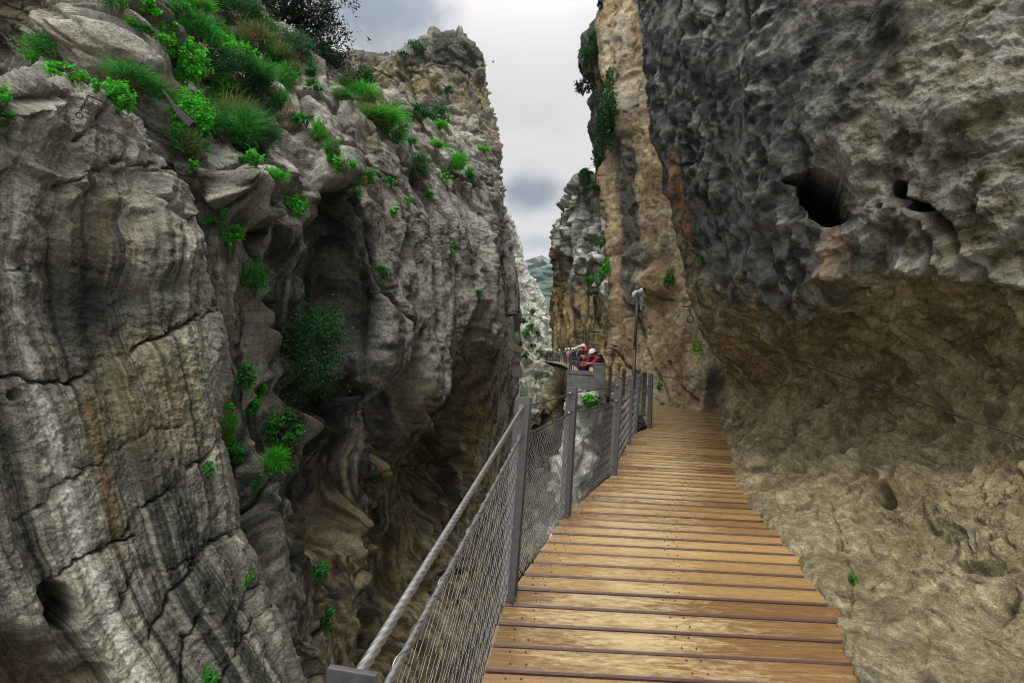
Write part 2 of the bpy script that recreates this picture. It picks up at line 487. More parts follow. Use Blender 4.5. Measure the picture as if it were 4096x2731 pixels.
    pale2 = (np.exp(-((dq - 31) / 5) ** 2) + .8 * np.exp(-((dq - 168) / 16) ** 2) + .6 * np.exp(-((dq + 18) / 6) ** 2)) * sstep(150, 230, V) * .85; base = mixc(base, flat((.58, .545, .45), n), np.clip(pale2 * (.8 + .6 * s2), 0, .9))
    tan = blob(U, V, 100, 210, 40, 60, 10, .8, ew) * .7 + blob(U, V, 145, 400, 62, 60, 0, .7, ew) * .75
    base = mixc(base, flat((.40, .315, .18), n), np.clip(tan * (.65 + .9 * s1 + .5 * s2), 0, .85))
    och = np.exp(-((dq - 47 + .02 * (V - 440)) / 8) ** 2) * sstep(375, 400, V) * sstep(580, 500, V)
    base = mixc(base, flat((.20, .115, .035), n), np.clip(och * (.8 + .5 * s2), 0, .9))
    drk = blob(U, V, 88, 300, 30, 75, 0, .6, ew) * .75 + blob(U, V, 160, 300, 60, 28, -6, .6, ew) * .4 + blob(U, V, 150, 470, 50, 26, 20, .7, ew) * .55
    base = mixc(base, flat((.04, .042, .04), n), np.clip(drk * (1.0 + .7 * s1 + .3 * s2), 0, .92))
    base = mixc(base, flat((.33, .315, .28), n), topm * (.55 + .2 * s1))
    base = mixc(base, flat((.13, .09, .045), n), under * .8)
    base = mixc(base, flat((.10, .08, .055), n), np.clip(crack * .4, 0, 1))  # soil brown that also paints the shade in the cracks into the colour
    base *= (1 + .35 * fbm(Q * 14, 3))[:, None]
    return d, base
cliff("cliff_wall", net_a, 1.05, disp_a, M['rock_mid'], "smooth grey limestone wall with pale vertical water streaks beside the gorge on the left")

# --- the long left cliff: vegetated slope above, fluted and undercut wall below
def colB(pts): return pts
cols = [
 [(-170, 800, 12), (-170, 680, 12), (-170, 560, 12), (-170, 440, 12), (-170, 340, 12), (-170, 260, 12), (-170, 150, 11.5), (-150, 60, 10.5), (-150, -20, 10), (-150, -160, 11)],
 [(0, 800, 13), (0, 680, 13), (0, 560, 13), (0, 440, 13), (0, 340, 13), (0, 260, 12.5), (0, 150, 11.8), (0, 72, 11.5), (0, 35, 12.5), (-10, -160, 11)],
 [(70, 800, 13), (70, 680, 13), (70, 560, 13), (70, 440, 13), (70, 340, 13), (70, 260, 12.5), (72, 150, 11.2), (74, 92, 10.6), (78, 52, 11.4), (70, -160, 12.5)],
 [(130, 800, 13), (130, 680, 13), (130, 560, 13), (130, 440, 13), (130, 340, 13), (130, 260, 12.5), (130, 160, 10.8), (128, 95, 10.4), (122, 22, 11.2), (130, -160, 19)],
 [(186, 800, 12.8), (184, 680, 12.8), (182, 560, 12.8), (182, 440, 12.8), (182, 340, 12.8), (184, 260, 12.3), (184, 165, 10.9), (176, 90, 11.4), (164, 30, 12.6), (180, -160, 22)],
 [(330, 800, 11), (312, 680, 11.2), (268, 560, 11.7), (240, 440, 12.3), (230, 340, 12.3), (230, 262, 12.0), (222, 205, 11.6), (212, 140, 12.8), (204, 60, 15), (215, -160, 24)],
 [(340, 800, 13), (326, 680, 13), (296, 560, 13.6), (262, 440, 13.8), (252, 340, 13.4), (250, 262, 13.1), (252, 215, 12.8), (246, 140, 14), (250, 50, 18), (259, -6, 26)],
 [(350, 800, 15.5), (338, 680, 15.5), (318, 560, 16), (300, 440, 16), (290, 340, 16.0), (286, 265, 15.2), (288, 222, 14.8), (288, 145, 16.2), (292, 41, 22), (304, 58, 32)],
 [(384, 800, 18), (368, 680, 18), (352, 560, 18.4), (344, 440, 19.4), (338, 340, 19.6), (338, 262, 19.2), (338, 186, 17.2), (336, 128, 18.8), (338, 64, 25), (352, 76, 36)],
 [(424, 800, 22), (408, 680, 22), (394, 560, 23), (384, 440, 21), (380, 340, 20.6), (382, 262, 20.5), (386, 206, 21.2), (390, 160, 23), (386, 98, 29), (402, 112, 42)],
 [(462, 800, 26), (446, 680, 26.5), (434, 560, 27.5), (428, 440, 25.6), (424, 340, 23.6), (426, 262, 23.8), (430, 212, 25), (434, 168, 28), (432, 124, 34), (442, 138, 48)],
 [(492, 800, 32), (480, 680, 33), (472, 560, 34), (470, 440, 31.5), (472, 340, 28.6), (474, 262, 28.8), (476, 222, 30.4), (478, 180, 34), (476, 144, 39), (484, 156, 54)],
 [(508, 800, 38), (499, 680, 40), (502, 560, 42), (510, 440, 40), (517, 340, 36), (515, 275, 35.5), (507, 236, 36.5), (501, 196, 39), (492, 161, 43), (497, 172, 60)],
 [(506, 800, 46), (500, 680, 48), (503, 560, 50), (510, 440, 48), (516, 340, 44), (514, 275, 43), (507, 240, 44), (501, 202, 47), (493, 168, 52), (498, 180, 70)],
 [(495, 800, 60), (490, 680, 62), (492, 560, 64), (498, 440, 62), (503, 340, 58), (500, 275, 57), (496, 244, 58), (492, 206, 60), (485, 174, 64), (490, 190, 80)],
]
net_b = [[c[r] for c in cols] for r in range(10)][::-1]
LIP = [(0, 150), (180, 190), (228, 222), (262, 226), (290, 224), (318, 196), (340, 180), (362, 178), (386, 172), (430, 184), (476, 196), (505, 204)]
def disp_b(Q, Nn, U, V):
    n = len(Q)
    wpx = fbm(Q * .55, 3) * 14
    lip = lerp_line(U, LIP)
    above = sstep(8, -22, V - lip + wpx)                  # 1 on the open slope
    wq = np.stack([fbm(Q * .45, 2), fbm(Q * .45 + 30, 2), fbm(Q * .45 + 60, 2)], 1)
    # slope: blocky strata dipping to the right
    ca, sa = math.cos(R(32)), math.sin(R(32))
    D = np.stack([Q[:, 0] * ca - Q[:, 2] * sa, Q[:, 1], Q[:, 0] * sa + Q[:, 2] * ca], 1)
    f1, e1 = facets(D * [.20, .30, .62] + wq * .30, .9, .42)
    f2, e2 = facets(D * [.62, .8, 1.9] + wq * .35 + 7, .8, .34)
    f3, e3 = facets(D * [2.2, 2.4, 4.6] + wq + 3, .7, .3)
    sw = D[:, 2] * .62 + .55 * fbm(Q * .3 + 9, 3) + .1 * perlin(D * [.5, .5, 1])
    saw = sw - np.floor(sw); sw2 = D[:, 2] * 2.1 + .8 * fbm(Q * .6 + 19, 3); saw2 = sw2 - np.floor(sw2)
    pm_ = sstep(-.15, .35, fbm(Q * .25 + 33, 2))
    strata = (1 - saw) ** 1.0 * sstep(0, .07, saw) * .34 * pm_ + (1 - saw2) * sstep(0, .1, saw2) * .11 * (1 - .4 * pm_)
    ds = (f1 * .75 + f2 * .26) * (1 - .55 * sstep(330, 390, U)) + f3 * .06 - (1 - e1) * .16 - (1 - e2) * .05 + strata + fbm(Q * .35, 3) * .55 + fbm(Q * 2.6, 4, .6) * .055
    # wall: long vertical flutes, ribs and hollows
    S = Q * [1, 1, .13] + wq * [.18, .18, .05]
    fl = perlin(S * .42) * .9 + (ridged(S * .8 + 4, 2) - .85) * 1.05 + (ridged(S * 2.2 + 8, 2) - .8) * .20 + perlin(S * 6) * .09
    grain = fbm(Q * [1.5, 1.5, .4], 5, .55) * .14 + fbm(Q * [6, 6, 3], 3) * .03
    fw, ew_ = facets(Q * [.7, .7, .35] + wq * .4 + 11, .7, .3)
    dw = fl * .58 + grain + fw * .22
    smooth_bulge = np.clip(blob(U, V, 440, 275, 72, 105, -8, .45, wpx * .015) + blob(U, V, 357, 300, 20, 70, -8, .5, wpx * .015), 0, 1)
    dw = dw * (1 - .88 * smooth_bulge) + smooth_bulge * (perlin(S * [.7, .7, .9] + 20) * .40 + perlin(S * [2.2, 2.2, 1.4] + 26) * .09 + fbm(Q * 2.0, 5, .62) * .075)
    h1, he1 = facets(Q * [.9, .9, .5] + wq * .3 + 41, .9, .35); h2_, he2 = facets(Q * [2.6, 2.6, 1.7] + wq * .4 + 47, .9, .3)
    bm_ = sstep(-.3, .3, fbm(Q * .35 + 77, 2)) * (1 - .5 * smooth_bulge)
    dw += (h1 * .30 - (1 - he1) * .10) * bm_ + (h2_ * .10 - (1 - he2) * .03) * (.3 + .7 * bm_)
    d = above * ds + (1 - above) * dw
    ew = fbm(Q * .8, 3) * .28
    cave = np.zeros(n)
    for (cx, cy, rx, ry, an, dep) in [(337, 216, 14, 24, 15, 1.5), (325, 262, 22, 58, 8, .7), (262, 240, 9, 14, 10, 1.4), (345, 330, 20, 60, 0, 1.2),
                                      (409, 248, 6, 22, 6, .9), (352, 470, 34, 60, 10, 1.2), (420, 520, 30, 110, 8, 1.8), (318, 505, 24, 48, 0, 1.0),
                                      (455, 450, 14, 60, 6, 2.2), (330, 402, 50, 18, 10, 1.6), (404, 410, 12, 60, 10, 1.8), (395, 600, 40, 60, 0, 1.2),
                                      (228, 340, 5, 60, 0, 1.6), (474, 378, 10, 50, 0, 1.5), (262, 205, 14, 10, 0, .8)]:
        b = blob(U, V, cx, cy, rx, ry, an, .62, ew * 1.3 + .35 * perlin(S * 1.4 + cx)); d -= b * dep; cave = np.maximum(cave, b)
    for (cx, cy, rx, ry, an, dep) in [(334, 176, 15, 13, 30, 1.3), (302, 400, 34, 34, 0, .9), (255, 520, 22, 90, -18, .6), (360, 560, 14, 90, 6, 1.0),
                                      (440, 600, 22, 70, 0, 1.5), (388, 345, 18, 40, 8, .8), (120, 60, 40, 34, 0, .6), (480, 320, 16, 90, 4, .9), (428, 400, 14, 50, 8, 1.2)]:
        d += blob(U, V, cx, cy, rx, ry, an, .6, ew) * dep
    crack = np.zeros(n); jit = fbm(Q * 1.1, 3) * 5
    for pts, w, dep in [([(224, 205), (226, 260), (224, 330), (232, 400)], 2.2, .9), ([(268, 260), (280, 330), (300, 392)], 1.6, .5),
                        ([(310, 410), (312, 470), (318, 540), (322, 640)], 1.6, .7), ([(262, 470), (250, 520), (242, 560)], 1.4, .4),
                        ([(360, 200), (372, 240), (379, 282), (392, 308), (406, 330), (408, 360)], 1.6, .6), ([(395, 148), (440, 170), (478, 186)], 1.3, .45),
                        ([(400, 165), (430, 190), (455, 226)], 1.3, .5), ([(345, 142), (372, 160), (400, 182), (425, 215)], 1.4, .5),
                        ([(180, 20), (200, 80), (224, 130), (262, 190)], 1.6, .5), ([(120, 50), (150, 62), (175, 84)], 1.3, .2), ([(90, 60), (120, 46), (150, 50)], 1.0, .15)]:
        mk = np.exp(-(poly_dist(U + jit, V + jit, pts) / w) ** 2); d -= mk * dep; crack = np.maximum(crack, mk)
    # colour
    t1 = perlin(S * [1.6, 1.6, 1.2] + 3); t2 = perlin(S * [4.5, 4.5, 2] + 9); t3 = fbm(Q * 1.1, 4); t4 = perlin(S * [12, 12, 4] + 2)
    gs = mixc(flat((.22, .21, .18), n), flat((.50, .485, .43), n), sstep(-.5, .6, t3 + .3 * f2 + .25 * t2))
    gs = mixc(gs, flat((.28, .20, .12), n), np.clip(sstep(.25, .8, fbm(Q * .6 + 40, 3)) * .6, 0, 1))
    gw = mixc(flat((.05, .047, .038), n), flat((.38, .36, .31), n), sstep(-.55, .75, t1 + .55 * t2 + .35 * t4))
    brown = sstep(.0, .5, perlin(S * [.8, .8, .8] + 50) + .4 * t2 + (V - 400) / 260.) * sstep(285, 345, U + 20 * t3)
    gw = mixc(gw, mixc(flat((.13, .095, .055), n), flat((.42, .325, .20), n), sstep(-.4, .6, t2 + .5 * t3)), np.clip(brown, 0, 1) * .8)
    gw = mixc(gw, mixc(flat((.13, .127, .115), n), flat((.44, .425, .385), n), sstep(-.6, .6, t3 + .7 * t1 + .4 * t4)), smooth_bulge * .85)
    och = blob(U, V, 320, 520, 16, 50, 0, .7, ew) * .7 + blob(U, V, 455, 400, 16, 60, 8, .8, ew) * .45 + blob(U, V, 480, 410, 14, 70, 0, .8, ew) * .5
    gw = mixc(gw, flat((.30, .18, .07), n), np.clip(och * (.6 + .8 * t2), 0, .8))
    dk = blob(U, V, 345, 265, 40, 75, 10, .5, ew) * .5 + blob(U, V, 500, 240, 9, 60, 5, .6, ew) * .6  # first patch paints the hollow's shade into the wall colour
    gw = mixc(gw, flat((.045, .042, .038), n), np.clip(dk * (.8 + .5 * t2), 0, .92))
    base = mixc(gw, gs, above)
    tl = blob(U, V, 10, 12, 78, 58, 20, .4, ew); base = mixc(base, mixc(flat((.05, .042, .028), n), flat((.17, .13, .08), n), sstep(-.2, .6, t2 + t3)), tl * .9)
    base = mixc(base, flat((.10, .08, .055), n), np.clip(crack * .4, 0, 1))  # cracks tinted soil brown, with some of their shade put into the colour
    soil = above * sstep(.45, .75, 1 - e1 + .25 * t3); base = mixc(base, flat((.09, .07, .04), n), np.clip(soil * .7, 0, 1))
    base *= (1 + .3 * fbm(Q * 5, 3))[:, None]
    return d, base
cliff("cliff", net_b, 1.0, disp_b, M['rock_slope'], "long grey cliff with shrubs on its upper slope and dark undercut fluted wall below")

# --- the rounded crag on the skyline behind the left cliff
net_c = []
sky_c = [(300, 64), (340, 60), (362, 57), (385, 54), (402, 50), (416, 44), (432, 37), (447, 35), (462, 38), (474, 45), (481, 60)]
edge = [None]
for k in range(8):
    f = k / 7
    row = []
    for i, (u, v) in enumerate(sky_c):
        re = lerp_line(f, [(0, 481), (.10, 485), (.22, 487), (.28, 495), (.42, 496), (.6, 498), (.8, 501), (1, 503)])
        uu = u if i < 8 else u + (re - 481) * (i - 7) / 3
        bulge = -4 * math.sin(math.pi * i / 10)
        row.append((uu, v + (300 - v) * f, 78 - 12 * f + bulge - i * .6))
    row.append((row[-1][0] - 3, row[-1][1] + 1, 96)); row.append((row[-1][0] - 10, row[-1][1] + 2, 125))
    net_c.append(row)
net_c = [[(u, v + 8, Y + 30) for (u, v, Y) in net_c[0]]] + net_c
def disp_c(Q, Nn, U, V):
    n = len(Q); wq = np.stack([fbm(Q * .12, 2), fbm(Q * .12 + 30, 2), fbm(Q * .12 + 60, 2)], 1)
    f1, e1 = facets(Q * [.13, .13, .2] + wq * .5, .9, .4); f2, e2 = facets(Q * [.42, .42, .6] + wq * .6 + 4, .8, .35)
    f3, e3 = facets(Q * [1.2, 1.2, 1.6] + 14, .8, .35)
    d = f1 * 1.3 + f2 * .8 + f3 * .22 - (1 - e1) * .3 - (1 - e2) * .15 + fbm(Q * .8, 4) * .35
    t = fbm(Q * .35, 4); S = Q * [.5, .5, .1]; st = perlin(S * 1.6) + .6 * perlin(S * 4)
    base = mixc(flat((.10, .10, .088), n), flat((.36, .345, .29), n), sstep(-.45, .6, t + .5 * f2))
    band = sstep(52, 72, V) * sstep(105, 85, V) * sstep(470, 430, U) + .7 * sstep(440, 470, U) * sstep(70, 100, V)
    base = mixc(base, flat((.42, .31, .15), n), np.clip(band * (.45 + .8 * st), 0, .85))
    top = blob(U, V, 450, 52, 34, 20, 0, .5, t * .3); base = mixc(base, flat((.085, .085, .078), n), top * .65)
    pale = sstep(95, 125, V) * .5; base = mixc(base, flat((.38, .37, .33), n), pale)
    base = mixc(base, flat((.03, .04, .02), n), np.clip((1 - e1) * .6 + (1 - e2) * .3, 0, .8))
    base *= (1 + .3 * fbm(Q * 2.2, 3))[:, None]
    return d, base
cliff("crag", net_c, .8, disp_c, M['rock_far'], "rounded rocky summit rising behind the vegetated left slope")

# --- pale far slope closing the gorge
E_edge = [(207, 501), (216, 508), (230, 514), (244, 518), (258, 521), (270, 526), (282, 533), (300, 543), (320, 547), (335, 550), (348, 556), (362, 566), (400, 580), (470, 600), (560, 640)]
net_e = []
for (v, u) in E_edge:
    Y0 = 150 - max(0, v - 300) * .35
    net_e.append([(u - 120, v + 4, Y0 - 30), (u - 60, v + 1, Y0 - 18), (u - 30, v, Y0 - 10), (u - 12, v, Y0 - 3), (u, v, Y0 + 4), (u + 1, v + 2, Y0 + 40)])
net_e = [[(u, v + 3, Y + 60) for (u, v, Y) in net_e[0]]] + net_e
def disp_e(Q, Nn, U, V):
    n = len(Q); wq = np.stack([fbm(Q * .08, 2)] * 3, 1)
    f1, e1 = facets(Q * .12 + wq, .9, .4); f2, e2 = facets(Q * .4 + wq, .8, .35); f3, e3 = facets(Q * 1.0, .8, .35)
    low = sstep(292, 318, V + 8 * fbm(Q * .1, 2))
    d = f1 * (1.2 + 1.5 * low) + f2 * (.7 + .8 * low) + f3 * .3 + fbm(Q * .3, 3) * .5 - (1 - e2) * .4
    t = fbm(Q * .25, 4)
    base = mixc(flat((.26, .255, .225), n), flat((.66, .65, .60), n), sstep(-.5, .45, t + .4 * f2))
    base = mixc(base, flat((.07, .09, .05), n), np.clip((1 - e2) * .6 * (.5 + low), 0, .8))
    gr = low * sstep(.05, .45, fbm(Q * .22 + 70, 4)); base = mixc(base, flat((.07, .14, .045), n), np.clip(gr * .75, 0, 1))
    oc = np.exp(-((V - 352 - 3 * t) / 5) ** 2) * sstep(535, 515, U); base = mixc(base, flat((.38, .24, .10), n), oc * .7); base = mixc(base, flat((.16, .13, .09), n), sstep(425, 450, V) * .8)
    base *= (1 + .25 * fbm(Q * 1.2, 3))[:, None]
    return d, base
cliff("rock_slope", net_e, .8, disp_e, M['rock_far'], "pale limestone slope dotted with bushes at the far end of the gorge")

# --- streaked tower on the right of the gap
G_edge = [(176, 590), (182, 580), (192, 577), (205, 569), (220, 560), (236, 555), (256, 555.5), (280, 553), (300, 551), (330, 551), (352, 552), (366, 556), (380, 555), (395, 548), (415, 536), (440, 523), (470, 513), (510, 503), (600, 480), (720, 450)]
net_g = []
for (v, u) in G_edge:
    fl = max(0, v - 370)
    Y0 = 78 - .12 * fl
    ws = [(0, 0), (8, -12), (17, -26), (29, -37), (42, -44), (62, -50), (90, -54)]
    row = [(u + 9, v + 1, Y0 + 45), (u + 2, v + 1, Y0 + 16)]
    for a, dy in ws:
        Yc = lerp_line(u + a, [(470, 55), (520, 62), (551, 76), (565, 66), (580, 60), (600, 55), (615, 52), (640, 48), (700, 44)])
        under = sstep(358, 372, np.array([v]))[0] * 2.2 * (1 - a / 120)
        row.append((u + a, v, Yc - under * (0.5 if a == 0 else 1)))
    net_g.append(row)
net_g = [[(u + 3, v + 5, Y + 18) for (u, v, Y) in net_g[0]]] + net_g
def disp_g(Q, Nn, U, V):
    n = len(Q); wq = np.stack([fbm(Q * .2, 2), fbm(Q * .2 + 30, 2), fbm(Q * .2 + 60, 2)], 1)
    S = Q * [1, 1, .11] + wq * [.7, .7, .1]
    f1, e1 = facets(Q * [.14, .14, .16] + wq * .6, .9, .4); f2, e2 = facets(Q * [.45, .45, .6] + wq * .6 + 4, .8, .35)
    low = sstep(268, 300, V + 14 * wq[:, 0] - .5 * (U - 580))
    fl = (ridged(S * .32 + 4, 3) - .85) * 2.2 + (ridged(S * .9 + 8, 2) - .8) * .8 + perlin(S * 2.4) * .2
    d = (1 - low) * (f1 * 1.7 + f2 * .8 - (1 - e1) * .45 - (1 - e2) * .2) + low * fl + fbm(Q * 1.4, 4) * .14 + fbm(Q * .3, 3) * .4
    t = fbm(Q * .5, 4); s1 = perlin(S * 1.3 + 7); s2 = perlin(S * 3.2 + 1); s3 = perlin(S * 8 + 2)
    base = mixc(flat((.22, .225, .205), n), flat((.62, .62, .58), n), sstep(-.5, .5, t + .5 * f2))
    oc = mixc(flat((.07, .058, .045), n), flat((.50, .37, .19), n), sstep(-.5, .6, s1 + .6 * s2 + .4 * s3))
    oc = mixc(oc, flat((.26, .255, .24), n), sstep(.2, .7, perlin(S * 1.1 + 33) + .4 * s2) * .7)
    left = np.exp(-((U - lerp_line(V, [(v, u) for v, u in G_edge])) / 9) ** 2) * sstep(225, 250, V)
    base = mixc(base, oc, np.clip(low + left, 0, 1))
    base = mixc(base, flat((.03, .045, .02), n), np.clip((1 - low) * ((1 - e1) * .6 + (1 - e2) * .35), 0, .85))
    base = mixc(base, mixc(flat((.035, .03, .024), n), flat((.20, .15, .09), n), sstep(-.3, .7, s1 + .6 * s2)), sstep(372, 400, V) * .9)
    pil = blob(U, V, 552, 408, 7, 30, 4, .3, t * .3); d += pil * 1.2; base = mixc(base, flat((.44, .37, .22), n), pil * .85)
    base *= (1 + .3 * fbm(Q * 3.5, 3))[:, None]
    return d, base
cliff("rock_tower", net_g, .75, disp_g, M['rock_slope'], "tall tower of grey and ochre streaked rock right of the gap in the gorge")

# --- ivy-hung buttress behind the tan wall
B_edge = [(8, 604), (17, 600), (24, 591), (38, 581), (52, 579), (64, 580), (74, 584), (82, 590), (95, 592), (110, 593), (130, 593), (150, 594.5), (170, 597), (190, 603), (204, 603), (230, 608), (262, 611), (300, 613)]
net_h2 = []
for (v, u) in B_edge:
    net_h2.append([(u + 8, v, 37), (u + 1.5, v, 29.5), (u, v, 27), (u + 9, v, 25.5), (u + 20, v, 24.8), (u + 40, v, 24)])
net_h2 = [[(u + 4, v + 2, Y + 6) for (u, v, Y) in net_h2[0]]] + net_h2
def disp_h2(Q, Nn, U, V):
    n = len(Q); f1, e1 = facets(Q * .7, .9, .4); f2, e2 = facets(Q * 2.2, .8, .35)
    d = f1 * .35 + f2 * .13 + fbm(Q * 1.2, 4) * .15
    t = fbm(Q * 1.1, 4); base = mixc(flat((.05, .055, .045), n), flat((.24, .24, .22), n), sstep(-.3, .7, t + .5 * f2))
    base = mixc(base, flat((.36, .25, .12), n), sstep(.3, .7, fbm(Q * .9 + 20, 3)) * .7)
    base *= (1 + .3 * fbm(Q * 4, 3))[:, None]
    return d, base
cliff("buttress", net_h2, .8, disp_h2, M['rock_slope'], "dark rounded buttress hung with ivy high on the right side of the gap")

# --- tan wall behind the end of the boardwalk
H_edge = [(-170, 592), (-90, 598), (0, 604), (20, 600.5), (60, 603), (100, 606), (140, 610), (180, 606), (205, 606), (230, 609), (260, 611), (300, 613), (345, 614), (362, 609), (380, 606), (400, 606), (440, 606), (520, 600), (640, 590)]
net_h = []
for (v, u) in H_edge:
    up = max(0, 250 - v) / 420
    row = [(u + 14, v, 31), (u + 2.5, v, 23.5)]
    for a, Yc in [(u, 19.6), (u + 14, 18.8), (640, 17.7), (664, 16.7), (690, 15.9), (720, 15.1), (765, 14.3), (840, 13.5)]:
        bz = 0
        if v > 395: bz = (v - 395) * .004
        row.append((a, v, Yc + up * 1.2 - bz))
    net_h.append(row)
def disp_h(Q, Nn, U, V):
    n = len(Q); wq = np.stack([fbm(Q * .4, 2), fbm(Q * .4 + 30, 2), fbm(Q * .4 + 60, 2)], 1)
    S = Q * [1, 1, .12] + wq * [.35, .35, .08]
    f1, e1 = facets(Q * [.8, .8, .5] + wq * .6, .7, .3); f2, e2 = facets(Q * [2.6, 2.6, 2.0] + wq, .7, .3)
    basal = sstep(398, 385, V)
    d = (perlin(S * .7) * .45 + perlin(S * 2.2 + 5) * .14 + f1 * .20 + f2 * .06) * (.35 + .65 * basal) + fbm(Q * 2.5, 4) * .06 + fbm(Q * 10, 2) * .015
    ew = fbm(Q * 1.1, 3) * .3
    crack = np.zeros(n); jit = fbm(Q * 2.2, 3) * 3
    for pts, w, dep in [([(627, 300), (640, 345), (652, 372), (661, 388), (668, 400)], 1.6, .35), ([(640, 290), (655, 298), (668, 300)], 1.3, .25),
                        ([(668, 360), (680, 385), (700, 402)], 1.2, .2), ([(606, 345), (618, 352), (632, 372), (645, 395)], 1.4, .3)]:
        mk = np.exp(-(poly_dist(U + jit, V + jit, pts) / w) ** 2); d -= mk * dep; crack = np.maximum(crack, mk)
    d += blob(U, V, 655, 281, 20, 14, 0, .6, ew) * .45 + blob(U, V, 625, 120, 14, 26, 0, .6, ew) * .5
    d += blob(U, V, 640, 255, 12, 9, 0, .6, ew) * .3
    cav = blob(U, V, 606, 362, 15, 13, 30, .35, ew); d -= cav * 2.2
    F1, F2, cid, off = worley(Q * 2.2); hol = np.clip(.2 - F1, 0, 1) * 1.6; d -= hol * .5
    t = fbm(Q * .9, 4); s1 = perlin(S * 1.5 + 7); s2 = perlin(S * 4 + 1); s3 = perlin(S * 11 + 2)
    base = mixc(flat((.31, .22, .125), n), flat((.60, .475, .31), n), sstep(-.6, .6, t * .8 + .5 * s1 + .35 * s2 + .25 * s3))
    base = mixc(base, flat((.50, .43, .33), n), sstep(.25, .7, fbm(Q * .7 + 60, 3) + .3 * s2) * .75)
    base = mixc(base, flat((.34, .20, .12), n), sstep(.2, .6, perlin(S * .9 + 44) + .3 * s2) * .55)
    gm = (blob(U, V, 627, 200, 9, 110, -3, .5, ew) * .95 + blob(U, V, 646, 25, 6, 55, -14, .5, ew) * .9 + blob(U, V, 640, 254, 14, 11, 0, .5, ew) * .8
          + blob(U, V, 711, 392, 5, 28, 6, .4, ew) * .95 + blob(U, V, 661, 245, 4, 22, 0, .5, ew) * .6 + blob(U, V, 632, 300, 5, 40, -8, .5, ew) * .6
          + blob(U, V, 612, 330, 6, 70, 0, .6, ew) * .5)
    base = mixc(base, flat((.075, .072, .07), n), np.clip(gm * (.85 + .5 * s2), 0, .92))
    vs_ = perlin(S * [1.1, 1.1, .5] + 81) + .35 * s2; base = mixc(base, flat((.11, .10, .09), n), np.clip(sstep(.28, .75, vs_) * .75, 0, 1))
    wm = blob(U, V, 636, 275, 9, 20, 0, .6, ew) * .6 + blob(U, V, 622, 70, 12, 60, -4, .8, ew) * .5; base = mixc(base, flat((.55, .53, .48), n), np.clip(wm * (.7 + .9 * s2), 0, .8))
    base = mixc(base, flat((.05, .042, .034), n), sstep(424, 436, V) * .85)
    base *= (1 + .32 * fbm(Q * 6, 3))[:, None]
    return d, base
cliff("rock_wall", net_h, .8, disp_h, M['rock_mid'], "tall tan rock wall with grey water stains at the far end of the boardwalk")

# --- the big overhanging rock on the right
I_rows = [
 (-190, 626, [8.0, 5.6, 4.5, 3.8, 3.35, 2.95, 2.4]),
 (-90, 638, [8.0, 5.5, 4.4, 3.7, 3.2, 2.8, 2.3]),
 (0, 648, [8.0, 5.4, 4.2, 3.5, 3.05, 2.65, 2.2]),
 (90, 655, [8.2, 5.3, 4.1, 3.4, 2.95, 2.55, 2.15]),
 (180, 671, [8.4, 5.3, 4.05, 3.35, 2.9, 2.5, 2.1]),
 (250, 689, [8.6, 5.35, 4.1, 3.4, 2.92, 2.5, 2.1]),
 (300, 698, [8.9, 5.6, 4.45, 3.65, 3.05, 2.6, 2.15]),
 (350, 718, [9.6, 6.6, 5.2, 4.15, 3.35, 2.75, 2.2]),
 (384, 739, [10.6, 6.9, 5.3, 4.2, 3.4, 2.8, 2.2]),
 (420, 728, [10.9, 6.8, 5.1, 4.05, 3.35, 2.75, 2.15]),
 (446, 729, [8.6, 6.2, 4.8, 3.9, 3.25, 2.65, 2.1]),
 (483, 740, [5.75, 4.9, 4.2, 3.6, 3.05, 2.55, 2.05]),
 (520, 769, [4.4, 4.05, 3.65, 3.25, 2.88, 2.45, 2.0]),
 (557, 801, [3.55, 3.4, 3.17, 2.95, 2.7, 2.35, 1.95]),
 (620, 836, [2.7, 2.68, 2.62, 2.55, 2.45, 2.2, 1.85]),
 (682, 865, [2.15, 2.18, 2.2, 2.2, 2.18, 2.0, 1.75]),
 (800, 920, [1.62, 1.66, 1.7, 1.72, 1.72, 1.65, 1.5]),
 (1000, 1010, [1.15, 1.2, 1.25, 1.25, 1.25, 1.2, 1.1])]
net_i = []
for (v, s, Ys) in I_rows:
    us = [s, s + (1024 - s) * .25, s + (1024 - s) * .5, s + (1024 - s) * .75, 1024, 1200, 1560]
    if s > 900: us = [s, s + 40, s + 80, s + 130, s + 190, s + 330, s + 620]
    if v > 425:
        first = [(s - 26, v + 130, Ys[0] * .98), (s - 10, v + 40, Ys[0] * .99)]
    else:
        first = [(s + 34, v, Ys[0] + 7), (s + 4, v, Ys[0] + 2.2)]
    net_i.append(first + [(u, v, Y) for u, Y in zip(us, Ys)])
NOSE = [(640, 250), (690, 262), (705, 285), (725, 290), (760, 300), (790, 312), (812, 300), (835, 285), (860, 276), (890, 268), (925, 258), (960, 262), (1024, 285), (1300, 330)]
